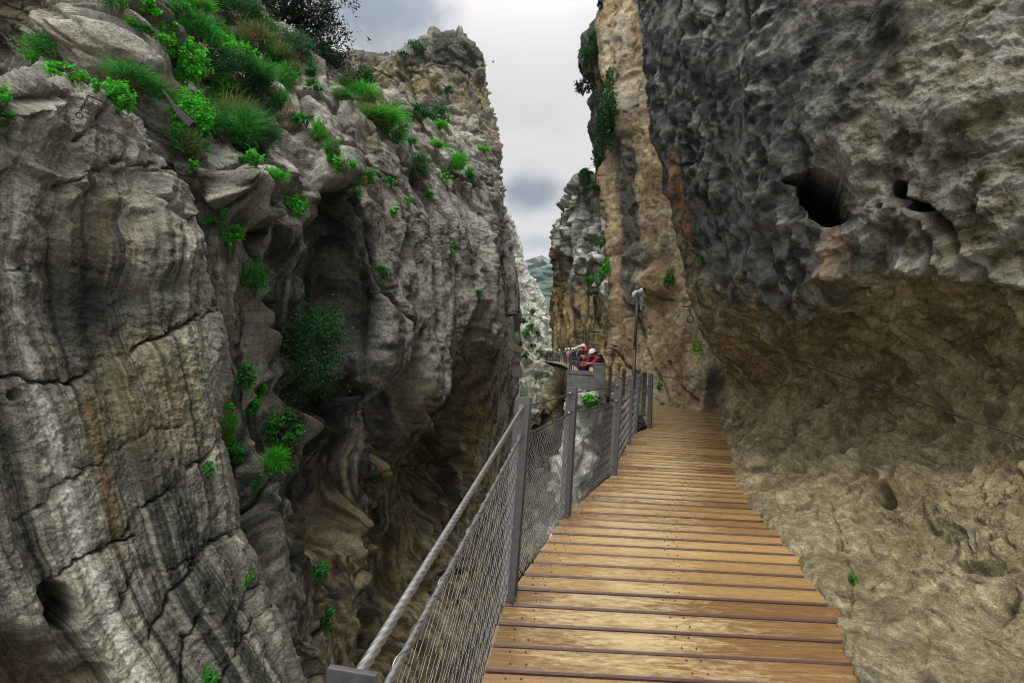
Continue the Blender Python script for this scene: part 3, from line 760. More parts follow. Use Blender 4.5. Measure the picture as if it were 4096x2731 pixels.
def disp_i(Q, Nn, U, V):
    n = len(Q)
    wq = np.stack([fbm(Q * 1.1, 3), fbm(Q * 1.1 + 30, 3), fbm(Q * 1.1 + 60, 3)], 1)
    nose = lerp_line(U, NOSE)
    jit = fbm(Q * 2.4, 4)
    up = sstep(12, -10, V - nose + 22 * jit)              # 1 on the pitted upper face
    # pitted, honeycombed upper face
    Fa, Fb, ca, oa = worley(Q * [4.2, 4.2, 4.8] + wq * .8)
    Fc, Fd_, cc, oc = worley(Q * [11, 11, 12] + wq * 1.6 + 5)
    Fe, Ff, ce, oe = worley(Q * 24 + wq * 2 + 15)
    scal = (np.clip(Fa, 0, .8) ** 2 - .25) * .17 + (np.clip(Fc, 0, .8) ** 2 - .25) * .075 + (np.clip(Fe, 0, .8) - .4) * .016
    f1u, e1u = facets(Q * [.9, .9, .7] + wq * .4 + 21, .8, .3)
    mod = .45 + .9 * sstep(-.3, .5, fbm(Q * .9 + 40, 3))
    du = scal * .50 * mod + (ridged(Q * [5, 5, 4] + wq * 1.2, 5, .6) - .95) * .06 * mod + f1u * .10 + fbm(Q * 1.3, 4) * .12 + fbm(Q * 13, 4, .65) * .012 + perlin(Q * [2.2, 2.2, .6]) * .06
    f1, e1 = facets(Q * 1.5 + wq * .5, .8, .35)
    f2, e2 = facets(Q * [4.4, 4.4, 3.2] + wq * 1.2, .75, .3)
    f3, e3 = facets(Q * [11, 11, 9] + wq * 1.4 + 4, .75, .3)
    dl = f1 * .14 + f2 * .085 - (1 - e2) * .010 + f3 * .026 + fbm(Q * 1.4, 4) * .075 + (ridged(Q * [4, 4, 3] + wq, 4, .6) - .9) * .045 + fbm(Q * 11, 4, .65) * .014 + perlin(Q * [3, 3, 1.0] + 8) * .04
    base_fade = sstep(0.0, .45, Q[:, 2])                  # keep the foot of the rock close to the boards
    d = up * du + (1 - up) * dl * (.45 + .55 * base_fade)
    lipb = np.exp(-((V - nose + 22 * jit + 5) / 13) ** 2); d += lipb * .10 * sstep(720, 800, U)
    ew = fbm(Q * 3, 3) * .30
    hole = np.maximum(blob(U, V, 815, 193, 14, 22, -25, .16, ew), blob(U, V, 827, 210, 17, 14, 20, .16, ew))
    hole = np.maximum(hole, blob(U, V, 801, 180, 11, 6, 0, .2, ew))
    h2 = np.maximum(blob(U, V, 903, 190, 10, 9, 30, .2, ew), blob(U, V, 912, 200, 14, 4, 30, .25, ew)); d -= 0
    h3 = np.maximum(blob(U, V, 840, 544, 3, 4.5, 0, .4, ew), blob(U, V, 882, 206, 4, 3, 0, .4, ew)); d -= h3 * .16
    h4 = np.maximum(blob(U, V, 1000, 600, 14, 16, 30, .7, ew), blob(U, V, 888, 500, 7, 5, 0, .6, ew)); d -= h4 * .22
    crack = np.zeros(n)
    for pts, w, dep in [([(905, 200), (935, 212), (965, 250), (1000, 285), (1040, 320)], 4.0, .16), ([(848, 560), (852, 590), (850, 612)], 2.2, .03),
                        ([(925, 225), (945, 262), (975, 290), (1024, 330)], 3.0, .10), ([(740, 425), (742, 470)], 1.5, .06), ([(830, 505), (836, 530)], 1.8, .03),
                        ([(676, 165), (684, 172), (690, 160)], 2, .15)]:
        mk = np.exp(-(poly_dist(U + jit * 8, V + jit * 8, pts) / w) ** 2); d -= mk * dep; crack = np.maximum(crack, mk)
    # the two cavities run back into the rock, rising a little
    d = Nn * d[:, None] + hole[:, None] * np.array([1.1, 1.7, .25]) + h2[:, None] * np.array([.8, .6, .15])
    # colour
    t = fbm(Q * 1.2, 4); t2 = fbm(Q * 5, 4); S = Q * [3, 3, .5] + wq; s1 = perlin(S)
    dark = mixc(flat((.030, .033, .036), n), flat((.155, .155, .15), n), sstep(-.5, .9, t * .7 + t2 * .6 + .4 * s1))
    oliv = mixc(flat((.09, .078, .045), n), flat((.30, .28, .215), n), sstep(-.6, .7, t2 * .9 + t * .5))
    rightm = sstep(800, 960, U + 60 * t - .12 * (V - 150))
    upc = mixc(dark, oliv, np.clip(rightm, 0, 1))
    upc = mixc(upc, flat((.34, .335, .32), n), np.clip(sstep(.36, .70, Fa + .35 * t2) * .5 * mod, 0, 1))
    upc = mixc(upc, flat((.36, .20, .09), n), np.clip(blob(U, V, 681, 205, 9, 48, -8, .5, ew) * .85 + blob(U, V, 838, 250, 16, 26, -20, .5, ew) * .7, 0, 1) * np.clip(.7 + .8 * t2, 0, 1))
    lo = mixc(flat((.18, .14, .075), n), flat((.40, .33, .20), n), sstep(-.6, .6, t2 * .7 + t * .6))
    shade_tan = sstep(0, 140, V - nose) ; lo = mixc(lo, flat((.25, .21, .135), n), np.clip(sstep(430, 560, V + 40 * t) * .5, 0, 1))
    lo = mixc(lo, flat((.34, .22, .085), n), np.clip(sstep(.15, .7, fbm(Q * .8 + 90, 3)) * .6 * sstep(440, 380, V), 0, 1))
    upk = sstep(30, -22, V - nose + 34 * jit + 14 * perlin(Q * [6, 6, .8]))
    base = mixc(lo, upc, upk)
    base = mixc(base, flat((.06, .055, .045), n), np.clip(sstep(.25, .7, fbm(Q * 1.6 + 11, 4)) * .5 * (1 - up), 0, 1))
    chips = (1 - e3) * .55 + (1 - e2) * .45; base = mixc(base, flat((.07, .055, .032), n), np.clip(chips * (.35 + .5 * sstep(-.2, .4, fbm(Q * 2.1 + 3, 3))) * (1 - up), 0, .7))
    base = mixc(base, flat((.52, .47, .35), n), np.clip(sstep(.25, .6, ridged(Q * [7, 7, 5] + wq * 2, 3) - .55 + .3 * t2) * .35 * (1 - up), 0, 1))
    base *= (1 + .34 * fbm(Q * 16, 3))[:, None]
    return d, base
cliff("overhang", net_i, 1.0, disp_i, M['rock_near'], "huge overhanging rock with dark pitted face and tan underside close on the right of the boardwalk")

# --- pale outcrop standing below the walkway, and the dark gorge bottom
J = [(394, 573, 606), (402, 568, 608), (416, 566, 606), (432, 562, 604), (455, 558, 602), (480, 556, 600), (510, 553, 596), (545, 546, 590), (590, 534, 584), (660, 510, 575), (800, 480, 560)]
net_j = []
for (v, a, b) in J:
    w = b - a
    net_j.append([(a + 10, v, 19), (a + 1, v, 14.6), (a, v, 13.4), (a + w * .3, v, 12.6), (a + w * .62, v, 12.6), (a + w * .9, v, 13.2), (b, v, 14.5), (b - 3, v, 18)])
net_j = [[(u, v - 2, Y + 3) for (u, v, Y) in net_j[0]]] + net_j
def disp_j(Q, Nn, U, V):
    n = len(Q); f1, e1 = facets(Q * [.9, .9, .8], .8, .35); f2, e2 = facets(Q * 2.6, .8, .35)
    d = f1 * .30 + f2 * .12 + fbm(Q * 1.5, 4) * .10 + fbm(Q * 8, 2) * .02 - (1 - e1) * .08
    t = fbm(Q * 1.5, 4); base = mixc(flat((.20, .20, .185), n), flat((.66, .66, .62), n), sstep(-.45, .4, t + .5 * f2))
    rt = sstep(590, 602, U + 6 * t); base = mixc(base, flat((.05, .045, .04), n), rt * .8)
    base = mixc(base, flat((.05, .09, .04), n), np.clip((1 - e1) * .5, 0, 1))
    base *= (1 + .35 * fbm(Q * 7, 3))[:, None]
    return d, base
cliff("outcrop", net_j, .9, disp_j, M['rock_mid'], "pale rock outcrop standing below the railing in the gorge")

# dark rock filling under the far end of the walkway
net_k = []
for v, Yk in [(424, 15.6), (430, 14.8), (470, 13.0), (520, 11.6), (580, 10.2), (700, 8.6), (900, 7.5)]:
    net_k.append([(596 - (v - 400) * .16, v, Yk + 4), (602 - (v - 400) * .14, v, Yk + .6), (615, v, Yk), (640, v, Yk - .4), (670, v, Yk - .8), (720, v, Yk - 1.0), (800, v, Yk - 1.2)])
def disp_k(Q, Nn, U, V):
    n = len(Q); f1, e1 = facets(Q * [.9, .9, .5], .8, .35)
    d = f1 * .3 + fbm(Q * 1.5, 4) * .12
    base = mixc(flat((.03, .027, .023), n), flat((.11, .095, .07), n), sstep(-.5, .6, fbm(Q * 1.5, 4)))
    return d, base
cliff("rock_foot", net_k, 2.5, disp_k, M['rock_mid'], "dark rock under the end of the boardwalk", store=False)

# ground: one sheet from the gorge bottom out to the horizon, and the distant mountain
gm_, gt, gb = new_mat("dry_ground", .95, 0, .2)
gn = gt.nodes.new("ShaderNodeTexNoise"); gn.inputs['Scale'].default_value = .15; gn.inputs['Detail'].default_value = 8
gc = gt.nodes.new("ShaderNodeTexCoord"); gt.links.new(gc.outputs['Object'], gn.inputs['Vector'])
gr_ = gt.nodes.new("ShaderNodeValToRGB"); gr_.color_ramp.elements[0].color = (.05, .055, .035, 1); gr_.color_ramp.elements[1].color = (.16, .14, .10, 1)
gt.links.new(gn.outputs[0], gr_.inputs[0]); gt.links.new(gr_.outputs[0], gb.inputs['Base Color'])
xs = np.concatenate([-np.geomspace(2950, 6, 30), np.linspace(-5, 5, 9), np.geomspace(6, 2950, 30)])
ys = np.concatenate([np.linspace(-40, 120, 60), np.geomspace(125, 2840, 40)])
X, Yg = np.meshgrid(xs, ys); Z = -26 + 3 * fbm(np.stack([X.ravel(), Yg.ravel(), 0 * X.ravel()], 1) * .03, 3).reshape(X.shape)
Vg = np.stack([X.ravel(), Yg.ravel(), Z.ravel()], 1); ii = np.arange(X.size).reshape(X.shape)
Fg = np.stack([ii[:-1, :-1], ii[:-1, 1:], ii[1:, 1:], ii[1:, :-1]], -1).reshape(-1, 4)
tag(mesh_from("ground", Vg, Fg, gm_), kind='structure')

def hill(name, skyline, Y0, foot_v, foot_Y, colf, mat, nu=240, nv=90):
    us = np.linspace(skyline[0][0], skyline[-1][0], nu)
    top = np.array([lerp_line(us, skyline)])[0]
    f = np.linspace(0, 1, nv)[:, None]
    V = top[None] + (foot_v - top[None]) * f; U = np.repeat(us[None], nv, 0); Yd = Y0 + (foot_Y - Y0) * f ** .8 + 0 * U
    Q = P(U, V, Yd).reshape(-1, 3)
    k = 1.0 / Y0
    Q[:, 1] += fbm(Q * 14 * k, 4) * .05 * Y0; Q[:, 2] += fbm(Q * 30 * k + 5, 4) * .008 * Y0 * np.repeat(f, nu, 1).ravel()
    idx = np.arange(nu * nv).reshape(nv, nu)
    fc = np.stack([idx[:-1, :-1], idx[:-1, 1:], idx[1:, 1:], idx[1:, :-1]], -1).reshape(-1, 4)
    o = mesh_from(name, Q, fc, mat, cols=np.clip(colf(Q, U.ravel(), V.ravel(), k), .004, .9)); tag(o, kind='structure'); return o
def col_mesa(Q, U, V, k):
    n = len(Q); t = fbm(Q * 60 * k, 4)
    b = mixc(flat((.030, .075, .060), n), flat((.075, .13, .09), n), sstep(-.5, .5, t + (V - 285) / 60))
    cl = sstep(269, 266, V + 1.5 * t) * sstep(258, 261, V); b = mixc(b, flat((.20, .22, .20), n), np.clip(cl * sstep(-.3, .2, t), 0, 1)); return b
hill("mountain", [(380, 268), (460, 264), (515, 262.5), (527, 261.5), (534, 259.2), (541, 258.6), (548, 260), (556, 259.8), (575, 262), (640, 266), (700, 274)], 2400, 330, 1300, col_mesa, M['rock_far'])
def col_foot(Q, U, V, k):
    n = len(Q); t = fbm(Q * 60 * k, 4); return mixc(flat((.05, .085, .055), n), flat((.32, .33, .29), n), sstep(.0, .6, t + (V - 318) / 40))
hill("hills", [(470, 302), (520, 300), (545, 306), (560, 316), (600, 322), (660, 330)], 420, 372, 220, col_foot, M['rock_far'])


# ------------------------------------------------------------------ finding the rock behind a pixel
_names = list(PLANT_PTS); _Q = np.concatenate([PLANT_PTS[k][0] for k in _names]); _N = np.concatenate([PLANT_PTS[k][1] for k in _names])
_u = np.concatenate([PLANT_PTS[k][2] for k in _names]); _v = np.concatenate([PLANT_PTS[k][3] for k in _names])
_ok = (_u > -20) & (_u < 1044) & (_v > -20) & (_v < 702) & (_Q[:, 1] > .3)
_Q = _Q[_ok]; _N = _N[_ok]; _u = _u[_ok]; _v = _v[_ok]
_bin = (_v + 20).astype(int) // 4 * 300 + (_u + 20).astype(int) // 4
_ord = np.argsort(_bin, kind='stable'); _bs = _bin[_ord]
def surf(px, py, rad=3.0, near=None):
    c = []
    for by in (-1, 0, 1):
        for bx in (-1, 0, 1):
            b = (int(py + 20) // 4 + by) * 300 + int(px + 20) // 4 + bx
            lo, hi = np.searchsorted(_bs, [b, b + 1]); c.append(_ord[lo:hi])
    c = np.concatenate(c)
    if not len(c): return None, None
    dd = np.hypot(_u[c] - px, _v[c] - py); c = c[dd < rad]
    if not len(c): return None, None
    if near: c = c[_Q[c, 1] > near]
    if not len(c): return None, None
    k = c[np.argmin(_Q[c, 1])]
    return _Q[k], _N[k]

# ------------------------------------------------------------------ boardwalk
wm, wt, wb = new_mat("varnished_planks", .35, 0, .5)
n_ = wt.nodes.new; l_ = wt.links.new
tc_ = n_("ShaderNodeTexCoord"); gi_ = n_("ShaderNodeNewGeometry")
at_ = n_("ShaderNodeVertexColor"); at_.layer_name = "wear"
sepw = n_("ShaderNodeSeparateColor"); l_(at_.outputs[0], sepw.inputs[0])
cmb = n_("ShaderNodeCombineXYZ"); mulr = n_("ShaderNodeMath"); mulr.operation = 'MULTIPLY'; mulr.inputs[1].default_value = 37
l_(gi_.outputs['Random Per Island'], mulr.inputs[0]); l_(mulr.outputs[0], cmb.inputs[0]); l_(mulr.outputs[0], cmb.inputs[2])
vadd = n_("ShaderNodeVectorMath"); vadd.operation = 'ADD'; l_(tc_.outputs['Object'], vadd.inputs[0]); l_(cmb.outputs[0], vadd.inputs[1])
def mapn(sc, nscale, detail, rough=.6):
    mp_ = n_("ShaderNodeMapping"); mp_.inputs['Scale'].default_value = sc; l_(vadd.outputs[0], mp_.inputs[0])
    q = n_("ShaderNodeTexNoise"); q.inputs['Scale'].default_value = nscale; q.inputs['Detail'].default_value = detail; q.inputs['Roughness'].default_value = rough
    l_(mp_.outputs[0], q.inputs['Vector']); return q
g1 = mapn((1.2, 16, 6), 5, 6); g2 = mapn((3.0, 11, 4), 3.4, 9, .72); g3 = mapn((.7, 2.2, 1), 1.5, 3); g4 = mapn((6, 60, 10), 3, 3)
def math_(op, a, b, c=None):
    q = n_("ShaderNodeMath"); q.operation = op
    for i, x in enumerate((a, b, c)):
        if x is None: continue
        if hasattr(x, 'links'): l_(x, q.inputs[i])
        else: q.inputs[i].default_value = x
    return q.outputs[0]
peel = math_('ADD', math_('MULTIPLY_ADD', g2.outputs[0], 2.0, -1.0), math_('MULTIPLY_ADD', g3.outputs[0], 1.5, -.75))
peel = math_('ADD', peel, math_('MULTIPLY_ADD', sepw.outputs[0], 1.0, -.52))
pm = n_("ShaderNodeMapRange"); pm.inputs[1].default_value = -.12; pm.inputs[2].default_value = .34; l_(peel, pm.inputs[0])
vr = n_("ShaderNodeValToRGB"); vr.color_ramp.elements[0].position = .3; vr.color_ramp.elements[1].position = .72
vr.color_ramp.elements[0].color = (.16, .09, .038, 1); vr.color_ramp.elements[1].color = (.41, .265, .11, 1)
vin = math_('ADD', math_('MULTIPLY', g1.outputs[0], .6), math_('MULTIPLY', gi_.outputs['Random Per Island'], .38)); l_(vin, vr.inputs[0])
br = n_("ShaderNodeValToRGB"); br.color_ramp.elements[0].position = .25; br.color_ramp.elements[1].position = .65
br.color_ramp.elements[0].color = (.33, .225, .10, 1); br.color_ramp.elements[1].color = (.50, .40, .225, 1)
l_(g4.outputs[0], br.inputs[0])
mx_ = n_("ShaderNodeMixRGB"); l_(pm.outputs[0], mx_.inputs[0]); l_(vr.outputs[0], mx_.inputs[1]); l_(br.outputs[0], mx_.inputs[2])
dk_ = n_("ShaderNodeMixRGB"); dk_.inputs[2].default_value = (.075, .040, .028, 1); l_(sepw.outputs[1], dk_.inputs[0]); l_(mx_.outputs[0], dk_.inputs[1])
l_(dk_.outputs[0], wb.inputs['Base Color'])
rr_ = n_("ShaderNodeMapRange"); rr_.inputs[3].default_value = .27; rr_.inputs[4].default_value = .42; l_(pm.outputs[0], rr_.inputs[0]); l_(rr_.outputs[0], wb.inputs['Roughness'])
bp_ = n_("ShaderNodeBump"); bp_.inputs['Strength'].default_value = .35; bp_.inputs['Distance'].default_value = .004
l_(math_('ADD', g1.outputs[0], math_('MULTIPLY', pm.outputs[0], -.35)), bp_.inputs['Height']); l_(bp_.outputs[0], wb.inputs['Normal'])
M['wood'] = wm
M['old_wood'] = simple_mat("weathered_boards", (.36, .30, .22), .7, 0, .35, 3)
M['beam'] = simple_mat("dark_support_timber", (.030, .024, .018), .85, 0, .3, 3)

LEFT = [(0.6, -.26), (1.0, -.20), (2.06, -.06), (2.778, .045), (4.269, .555), (5.963, 1.37), (8.288, 2.155), (9.587, 2.62), (10.565, 3.22), (11.7, 3.47), (13.166, 3.82), (14.6, 3.68), (17.7, 3.33)]
RIGHT = [(0.6, 1.62), (1.7, 1.66), (2.209, 1.80), (3.612, 2.38), (5.84, 3.03), (8.81, 4.42), (12.948, 6.45), (15, 7.5), (17.7, 7.5)]
PV, PF, PC = [], [], []
y = 0.72; pitch = .19; prof = [(-.5, -1), (-.5, -.28), (-.47, -.10), (-.42, -.01), (-.2, 0), (0, .006), (.2, 0), (.42, -.01), (.47, -.10), (.5, -.28), (.5, -1)]
prng = random.Random(3)
while y < 17.5:
    wv = .169 + prng.uniform(-.003, .003); th = .042; zoff = prng.uniform(-.002, .002); jl = prng.uniform(-.012, .012); skew = prng.uniform(-.004, .004)
    nseg = 22; np_ = len(prof); b = sum(len(q) for q in PV); vs_, cs_ = [], []
    for k in range(nseg + 1):
        f = k / nseg
        for a, h in prof:
            yy = y + a * wv
            xl = np.interp(yy, [p[0] for p in LEFT], [p[1] for p in LEFT]) + jl
            xr = np.interp(yy, [p[0] for p in RIGHT], [p[1] for p in RIGHT])
            x = xl + (xr - xl) * f
            vs_.append((x, yy + skew * f, zoff + h * th))
            ff = (x - xl) / 1.9 if y < 6 else f
            wear = math.exp(-((ff - .36) / .34) ** 2) * .55 + .20
            if ff > .62: wear *= max(.35, 1 - (ff - .62) * 2.2)
            if ff < .10: wear *= .5 + 5 * ff
            edge_ = 1.0 if h < -.05 else (.25 if abs(a) > .40 else 0)
            cs_.append((min(1, wear), edge_, 0, 1))
    PV.append(vs_); PC += cs_
    for k in range(nseg):
        for j in range(np_ - 1):
            PF.append((b + k * np_ + j, b + k * np_ + j + 1, b + (k + 1) * np_ + j + 1, b + (k + 1) * np_ + j))
        PF.append((b + k * np_ + np_ - 1, b + k * np_, b + (k + 1) * np_, b + (k + 1) * np_ + np_ - 1))
    for e, sgn in ((0, 1), (nseg, -1)):
        c0 = b + e * np_
        for j in range(1, np_ // 2):
            PF.append((c0 + j - 1, c0 + j, c0 + np_ - 1 - j, c0 + np_ - j) if sgn > 0 else (c0 + np_ - j, c0 + np_ - 1 - j, c0 + j, c0 + j - 1))
    y += pitch
me = bpy.data.meshes.new("boardwalk"); me.from_pydata([v for q in PV for v in q], [], PF); me.update()
ca_ = me.color_attributes.new("wear", 'FLOAT_COLOR', 'POINT'); ca_.data.foreach_set("color", np.array(PC, np.float32).ravel())
me.materials.append(wm); deck = bpy.data.objects.new("boardwalk", me); COL.objects.link(deck)
tag(deck, "curving boardwalk of worn brown planks along the right rock", "boardwalk", kind='structure')
# screws
sb = MB()
for q in PV:
    yy = (q[0][1] + q[len(prof) - 1][1]) / 2
    if yy > 6: break
    xl = min(v[0] for v in q)
    for off in (.10, .17, .95, 1.02):
        for s_ in (-.045, .045):
            if prng.random() < .8: sb.tube([(xl + off + prng.uniform(-.01, .01) + .02, yy + s_, .001), (xl + off + .02, yy + s_, .0045)], .0045, 6)
sb.build("screw_heads", M['iron'], deck)
mb = MB()
for i in range(len(LEFT) - 1):
    (ya, xa), (yb, xb) = LEFT[i], LEFT[i + 1]
    for inset in (.10, .9):
        a = Vector((xa + inset, ya, -.13)); b = Vector((xb + inset, yb, -.13)); dlt = b - a
        rot = Matrix.Rotation(math.atan2(dlt.y, dlt.x), 3, 'Z'); mb.box((a + b) / 2, (dlt.length, .09, .16), rot)
mb.build("support_beam", M['beam'], deck)

# far platform and the narrow walkway clinging to the tower
PL = [(2.45, 17.85), (3.3, 17.75), (4.9, 17.9), (4.9, 20.6), (3.0, 20.6), (2.6, 19.4)]
mb = MB()
mb.add([(x, y_, .25) for x, y_ in PL] + [(x, y_, .05) for x, y_ in PL], [tuple(range(6)), tuple(range(11, 5, -1))] + [(i, i + 6, (i + 1) % 6 + 6, (i + 1) % 6) for i in range(6)])
pf = mb.build("walkway_platform", M['old_wood']); tag(pf, "small platform behind the concrete parapet", "walkway", kind='structure')
WK = [(3.3, 19.8, .25), (3.7, 23, .5), (4.15, 27, .7), (5.15, 36, .9), (5.95, 46, 1.0), (6.25, 52, 1.08), (6.4, 60, 1.16), (6.2, 68, 1.25), (5.75, 77, 1.32)]
wkp = np.array([catmull(np.array(WK), np.array([t]))[0] for t in np.linspace(0, len(WK) - 1, 120)])
def offs(poly, d):
    t = np.gradient(poly[:, :2], axis=0); t /= np.linalg.norm(t, axis=1)[:, None]
    o = poly.copy(); o[:, 0] -= t[:, 1] * d; o[:, 1] += t[:, 0] * d; return o
wl, wr = offs(wkp, .65), offs(wkp, -1.5)
mb = MB()
for i in range(len(wkp) - 1):
    a, b, c, d = wl[i], wl[i + 1], wr[i + 1], wr[i]
    a2, b2, c2, d2 = [q * 1.0 for q in (a, b, c, d)]
    for q in (a2, b2, c2, d2): q[2] -= .10
    mb.add([a, b, c, d, a2, b2, c2, d2], [(0, 3, 2, 1), (4, 5, 6, 7), (0, 1, 5, 4), (2, 3, 7, 6)])
wk = mb.build("walkway", M['old_wood']); tag(wk, "narrow walkway clinging to the foot of the rock tower", "walkway", kind='structure')
mb = MB()
for i in range(0, len(wkp) - 1, 4):
    a = wl[i]; b = wr[i]; p = Vector((a[0], a[1], a[2] - .12)); q = Vector((b[0], b[1], b[2] - .12)); lo = Vector((b[0], b[1], b[2] - 1.0))
    nn = Vector((0, .09, 0))
    mb.add([p - nn, q - nn, lo - nn, p + nn, q + nn, lo + nn], [(0, 1, 2), (5, 4, 3), (0, 3, 4, 1), (1, 4, 5, 2), (2, 5, 3, 0)])
mb.build("bracket", M['beam'], wk)

# ------------------------------------------------------------------ railings
def v3(*a): return Vector(a)
def post_mesh(base, top, tangent, w=.09, gap=.075, t=.012):
    mb = MB(); tx = Vector((tangent[0], tangent[1], 0)).normalized(); sx = Vector((tx.y, -tx.x, 0))
    base, top = Vector(base), Vector(top)
    for s_ in (-1, 1):
        c = tx * (s_ * gap / 2)
        q = [base + c + sx * (a * w / 2) + tx * (b * t / 2) for a in (-1, 1) for b in (-1, 1)] + [top + c + sx * (a * w / 2) + tx * (b * t / 2) for a in (-1, 1) for b in (-1, 1)]
        mb.add(q, [(0, 1, 3, 2), (4, 6, 7, 5), (0, 4, 5, 1), (2, 3, 7, 6), (0, 2, 6, 4), (1, 5, 7, 3)])
    mid = base + Vector((0, 0, .14))
    mb.box(mid, (.05, gap, .05), Matrix.Rotation(math.atan2(tx.y, tx.x) - math.pi / 2, 3, 'Z'))
    return mb
def wire_net(A0, A1, B0, B1, sp, rad, mat, parent, name="wire_net"):
    """Diamond net between the lower line A0-B0 and the upper line A1-B1."""
    A0, A1, B0, B1 = map(Vector, (A0, A1, B0, B1))
    L_ = (B0 - A0).length; nx = max(3, int(L_ / sp)); hgt = (A1 - A0).length; ny = max(4, int(hgt / (sp * .62)))
    mb = MB(); side = (B0 - A0).cross(Vector((0, 0, 1))).normalized()
    wob = random.Random(int(L_ * 1000))
    for k in range(nx):
        for sgn in (0, 1):
            pts = []
            for j in range(ny + 1):
                u = (k + ((j + sgn) % 2)) / nx; v = j / ny
                u = min(max(u, 0), 1)
                sag = .0
                p = (A0.lerp(B0, u)).lerp(A1.lerp(B1, u), v) + side * (wob.uniform(-.0015, .0015) + (.002 if sgn else -.002))
                pts.append(p)
            mb.tube(pts, rad, 3, cap=False)
    return mb.build(name, mat, parent)
def cable_pts(a, b, n=10, sag=.0):
    a, b = Vector(a), Vector(b)
    return [a.lerp(b, i / n) - Vector((0, 0, sag * 4 * (i / n) * (1 - i / n))) for i in range(n + 1)]

NP = [  # x, y, base z, top z, top-cable z, lower-cable z, lean
    (-.262, .775, -.32, .872, .838, .718, .012), (.056, 2.778, -.02, 1.19, 1.135, .965, .034), (.569, 4.269, -.02, 1.185, 1.13, .955, .012), (1.384, 5.963, -.02, 1.205, 1.145, .95, .025),
    (2.169, 8.288, -.02, 1.23, 1.165, .96, 0), (2.634, 9.587, -.02, 1.24, 1.175, .96, .045), (3.239, 10.565, -.02, 1.25, 1.185, .97, -.02)]
rail = empty("railing", (.056, 2.778, 0))
tag(rail, "steel railing with cables and wire net on the gorge side of the near boardwalk", "railing")
def rails(root, pts, nets=None, tw=(), heavy=0):
    off = Vector(root.location)
    def add(mb, nm, mat, **k):
        mb.v = [tuple(Vector(v) - off) for v in mb.v]; return mb.build(nm, mat, root, **k)
    for i, p in enumerate(pts):
        a = pts[max(i - 1, 0)]; b = pts[min(i + 1, len(pts) - 1)]
        tg = (b[0] - a[0], b[1] - a[1])
        if i == 0: tg = (pts[1][0] - p[0], pts[1][1] - p[1])
        ln = .0
        po_ = add(post_mesh((p[0], p[1], p[2]), (p[0] + p[6], p[1], p[3]), tg), "post", M['steel'], bevel=.0022 if p[1] < 5 else 0)
        if p[1] < 9:        # bolts through the plates and ferrules where the cables pass
            tx = Vector((tg[0], tg[1], 0)).normalized()
            def bit(c1, c2, rr, nm):
                fb = MB(); fb.tube([c1, c2], rr, 10); fb.v = [tuple(Vector(v) - off) for v in fb.v]; fb.build(nm, M['net'], po_)
            for zz, rr in ((p[4], .017), (p[5], .014)):
                cc = Vector((p[0] + p[6] * .9, p[1], zz))
                for s_ in (-1, 1): bit(cc + tx * s_ * .040, cc + tx * s_ * .062, rr, "ferrule")
            for zz in (.08, .16): cc = Vector((p[0], p[1], p[2] + zz)); bit(cc - tx * .052, cc - tx * .042, .012, "bolt")
    for i in range(len(pts) - 1):
        p, q = pts[i], pts[i + 1]
        near = i in tw
        for ci, nm, r in ((4, "top_cable", .0108), (5, "lower_cable", .0088)):
            A = v3(p[0] + p[6] * .9, p[1], p[ci]); B = v3(q[0] + q[6] * .9, q[1], q[ci]); mb = MB()
            if near:
                A2 = A + (A - B) * .03; n = int((A2 - B).length / .005)
                mb.tube(cable_pts(A2, B, n, .004), r, 24, lobes=6, pitch=.15)
                if ci == 5:   # the lacing wire that ties the net to the cable
                    ring = []
                    nl = int((A - B).length / .006); ax = (B - A).normalized(); xx = ax.cross(Vector((0, 0, 1))).normalized(); yy = ax.cross(xx)
                    for k in range(nl):
                        f = k / nl; th = f * (A - B).length / .10 * 2 * math.pi
                        ring.append(A.lerp(B, f) + (xx * math.cos(th) + yy * math.sin(th)) * .0108 - Vector((0, 0, .004 * 4 * f * (1 - f))))
                    lb = MB(); lb.tube(ring, .0013, 4, cap=False); add(lb, "lacing_wire", M['net'])
                add(mb, nm, M['cable'], smooth=True)
            else:
                mb.tube(cable_pts(A, B, 14, .02 if ci == 5 else .008), r * .6, 8); add(mb, nm, M['dark_cable'], smooth=True)
                for e, o in ((A, B), (B, A)):
                    dirv = (o - e).normalized(); tb = MB(); tb.tube([e + dirv * .03, e + dirv * .05, e + dirv * .11, e + dirv * .12], [.008, .015, .015, .008], 8)
                    if e is B: add(tb, "turnbuckle", M['net'], smooth=True)
    for i in range(len(pts) - 1):
        p, q = pts[i], pts[i + 1]
        sp, rad = (.078, .00085) if i == 0 and near_net(root) else ((.072, .0017) if p[1] < 5 else (.10, .0013))
        lowA = (p[0], p[1], max(p[2], -.3) + .05); lowB = (q[0], q[1], q[2] + .05)
        o = wire_net(v3(*lowA) - off, v3(p[0] + p[6] * .75, p[1], p[5]) - off, v3(*lowB) - off, v3(q[0] + q[6] * .75, q[1], q[5]) - off, sp, rad, M['net'], root)
def near_net(root): return root.location.y < 5
rails(rail, NP, tw=(0,))
NP2 = [(3.837, 13.166, -.02, 1.22, 1.17, .97, .01), (3.79, 14.0, 0, 1.23, 1.18, .99, .01), (3.69, 15.0, .06, 1.27, 1.22, 1.03, .01), (3.55, 16.4, .16, 1.34, 1.29, 1.08, .01), (3.42, 17.3, .22, 1.40, 1.35, 1.14, 0)]
rail2 = empty("railing", (3.837, 13.166, 0)); tag(rail2, "second railing of grey posts and wire net running back to the concrete parapet", "railing")
rails(rail2, NP2)
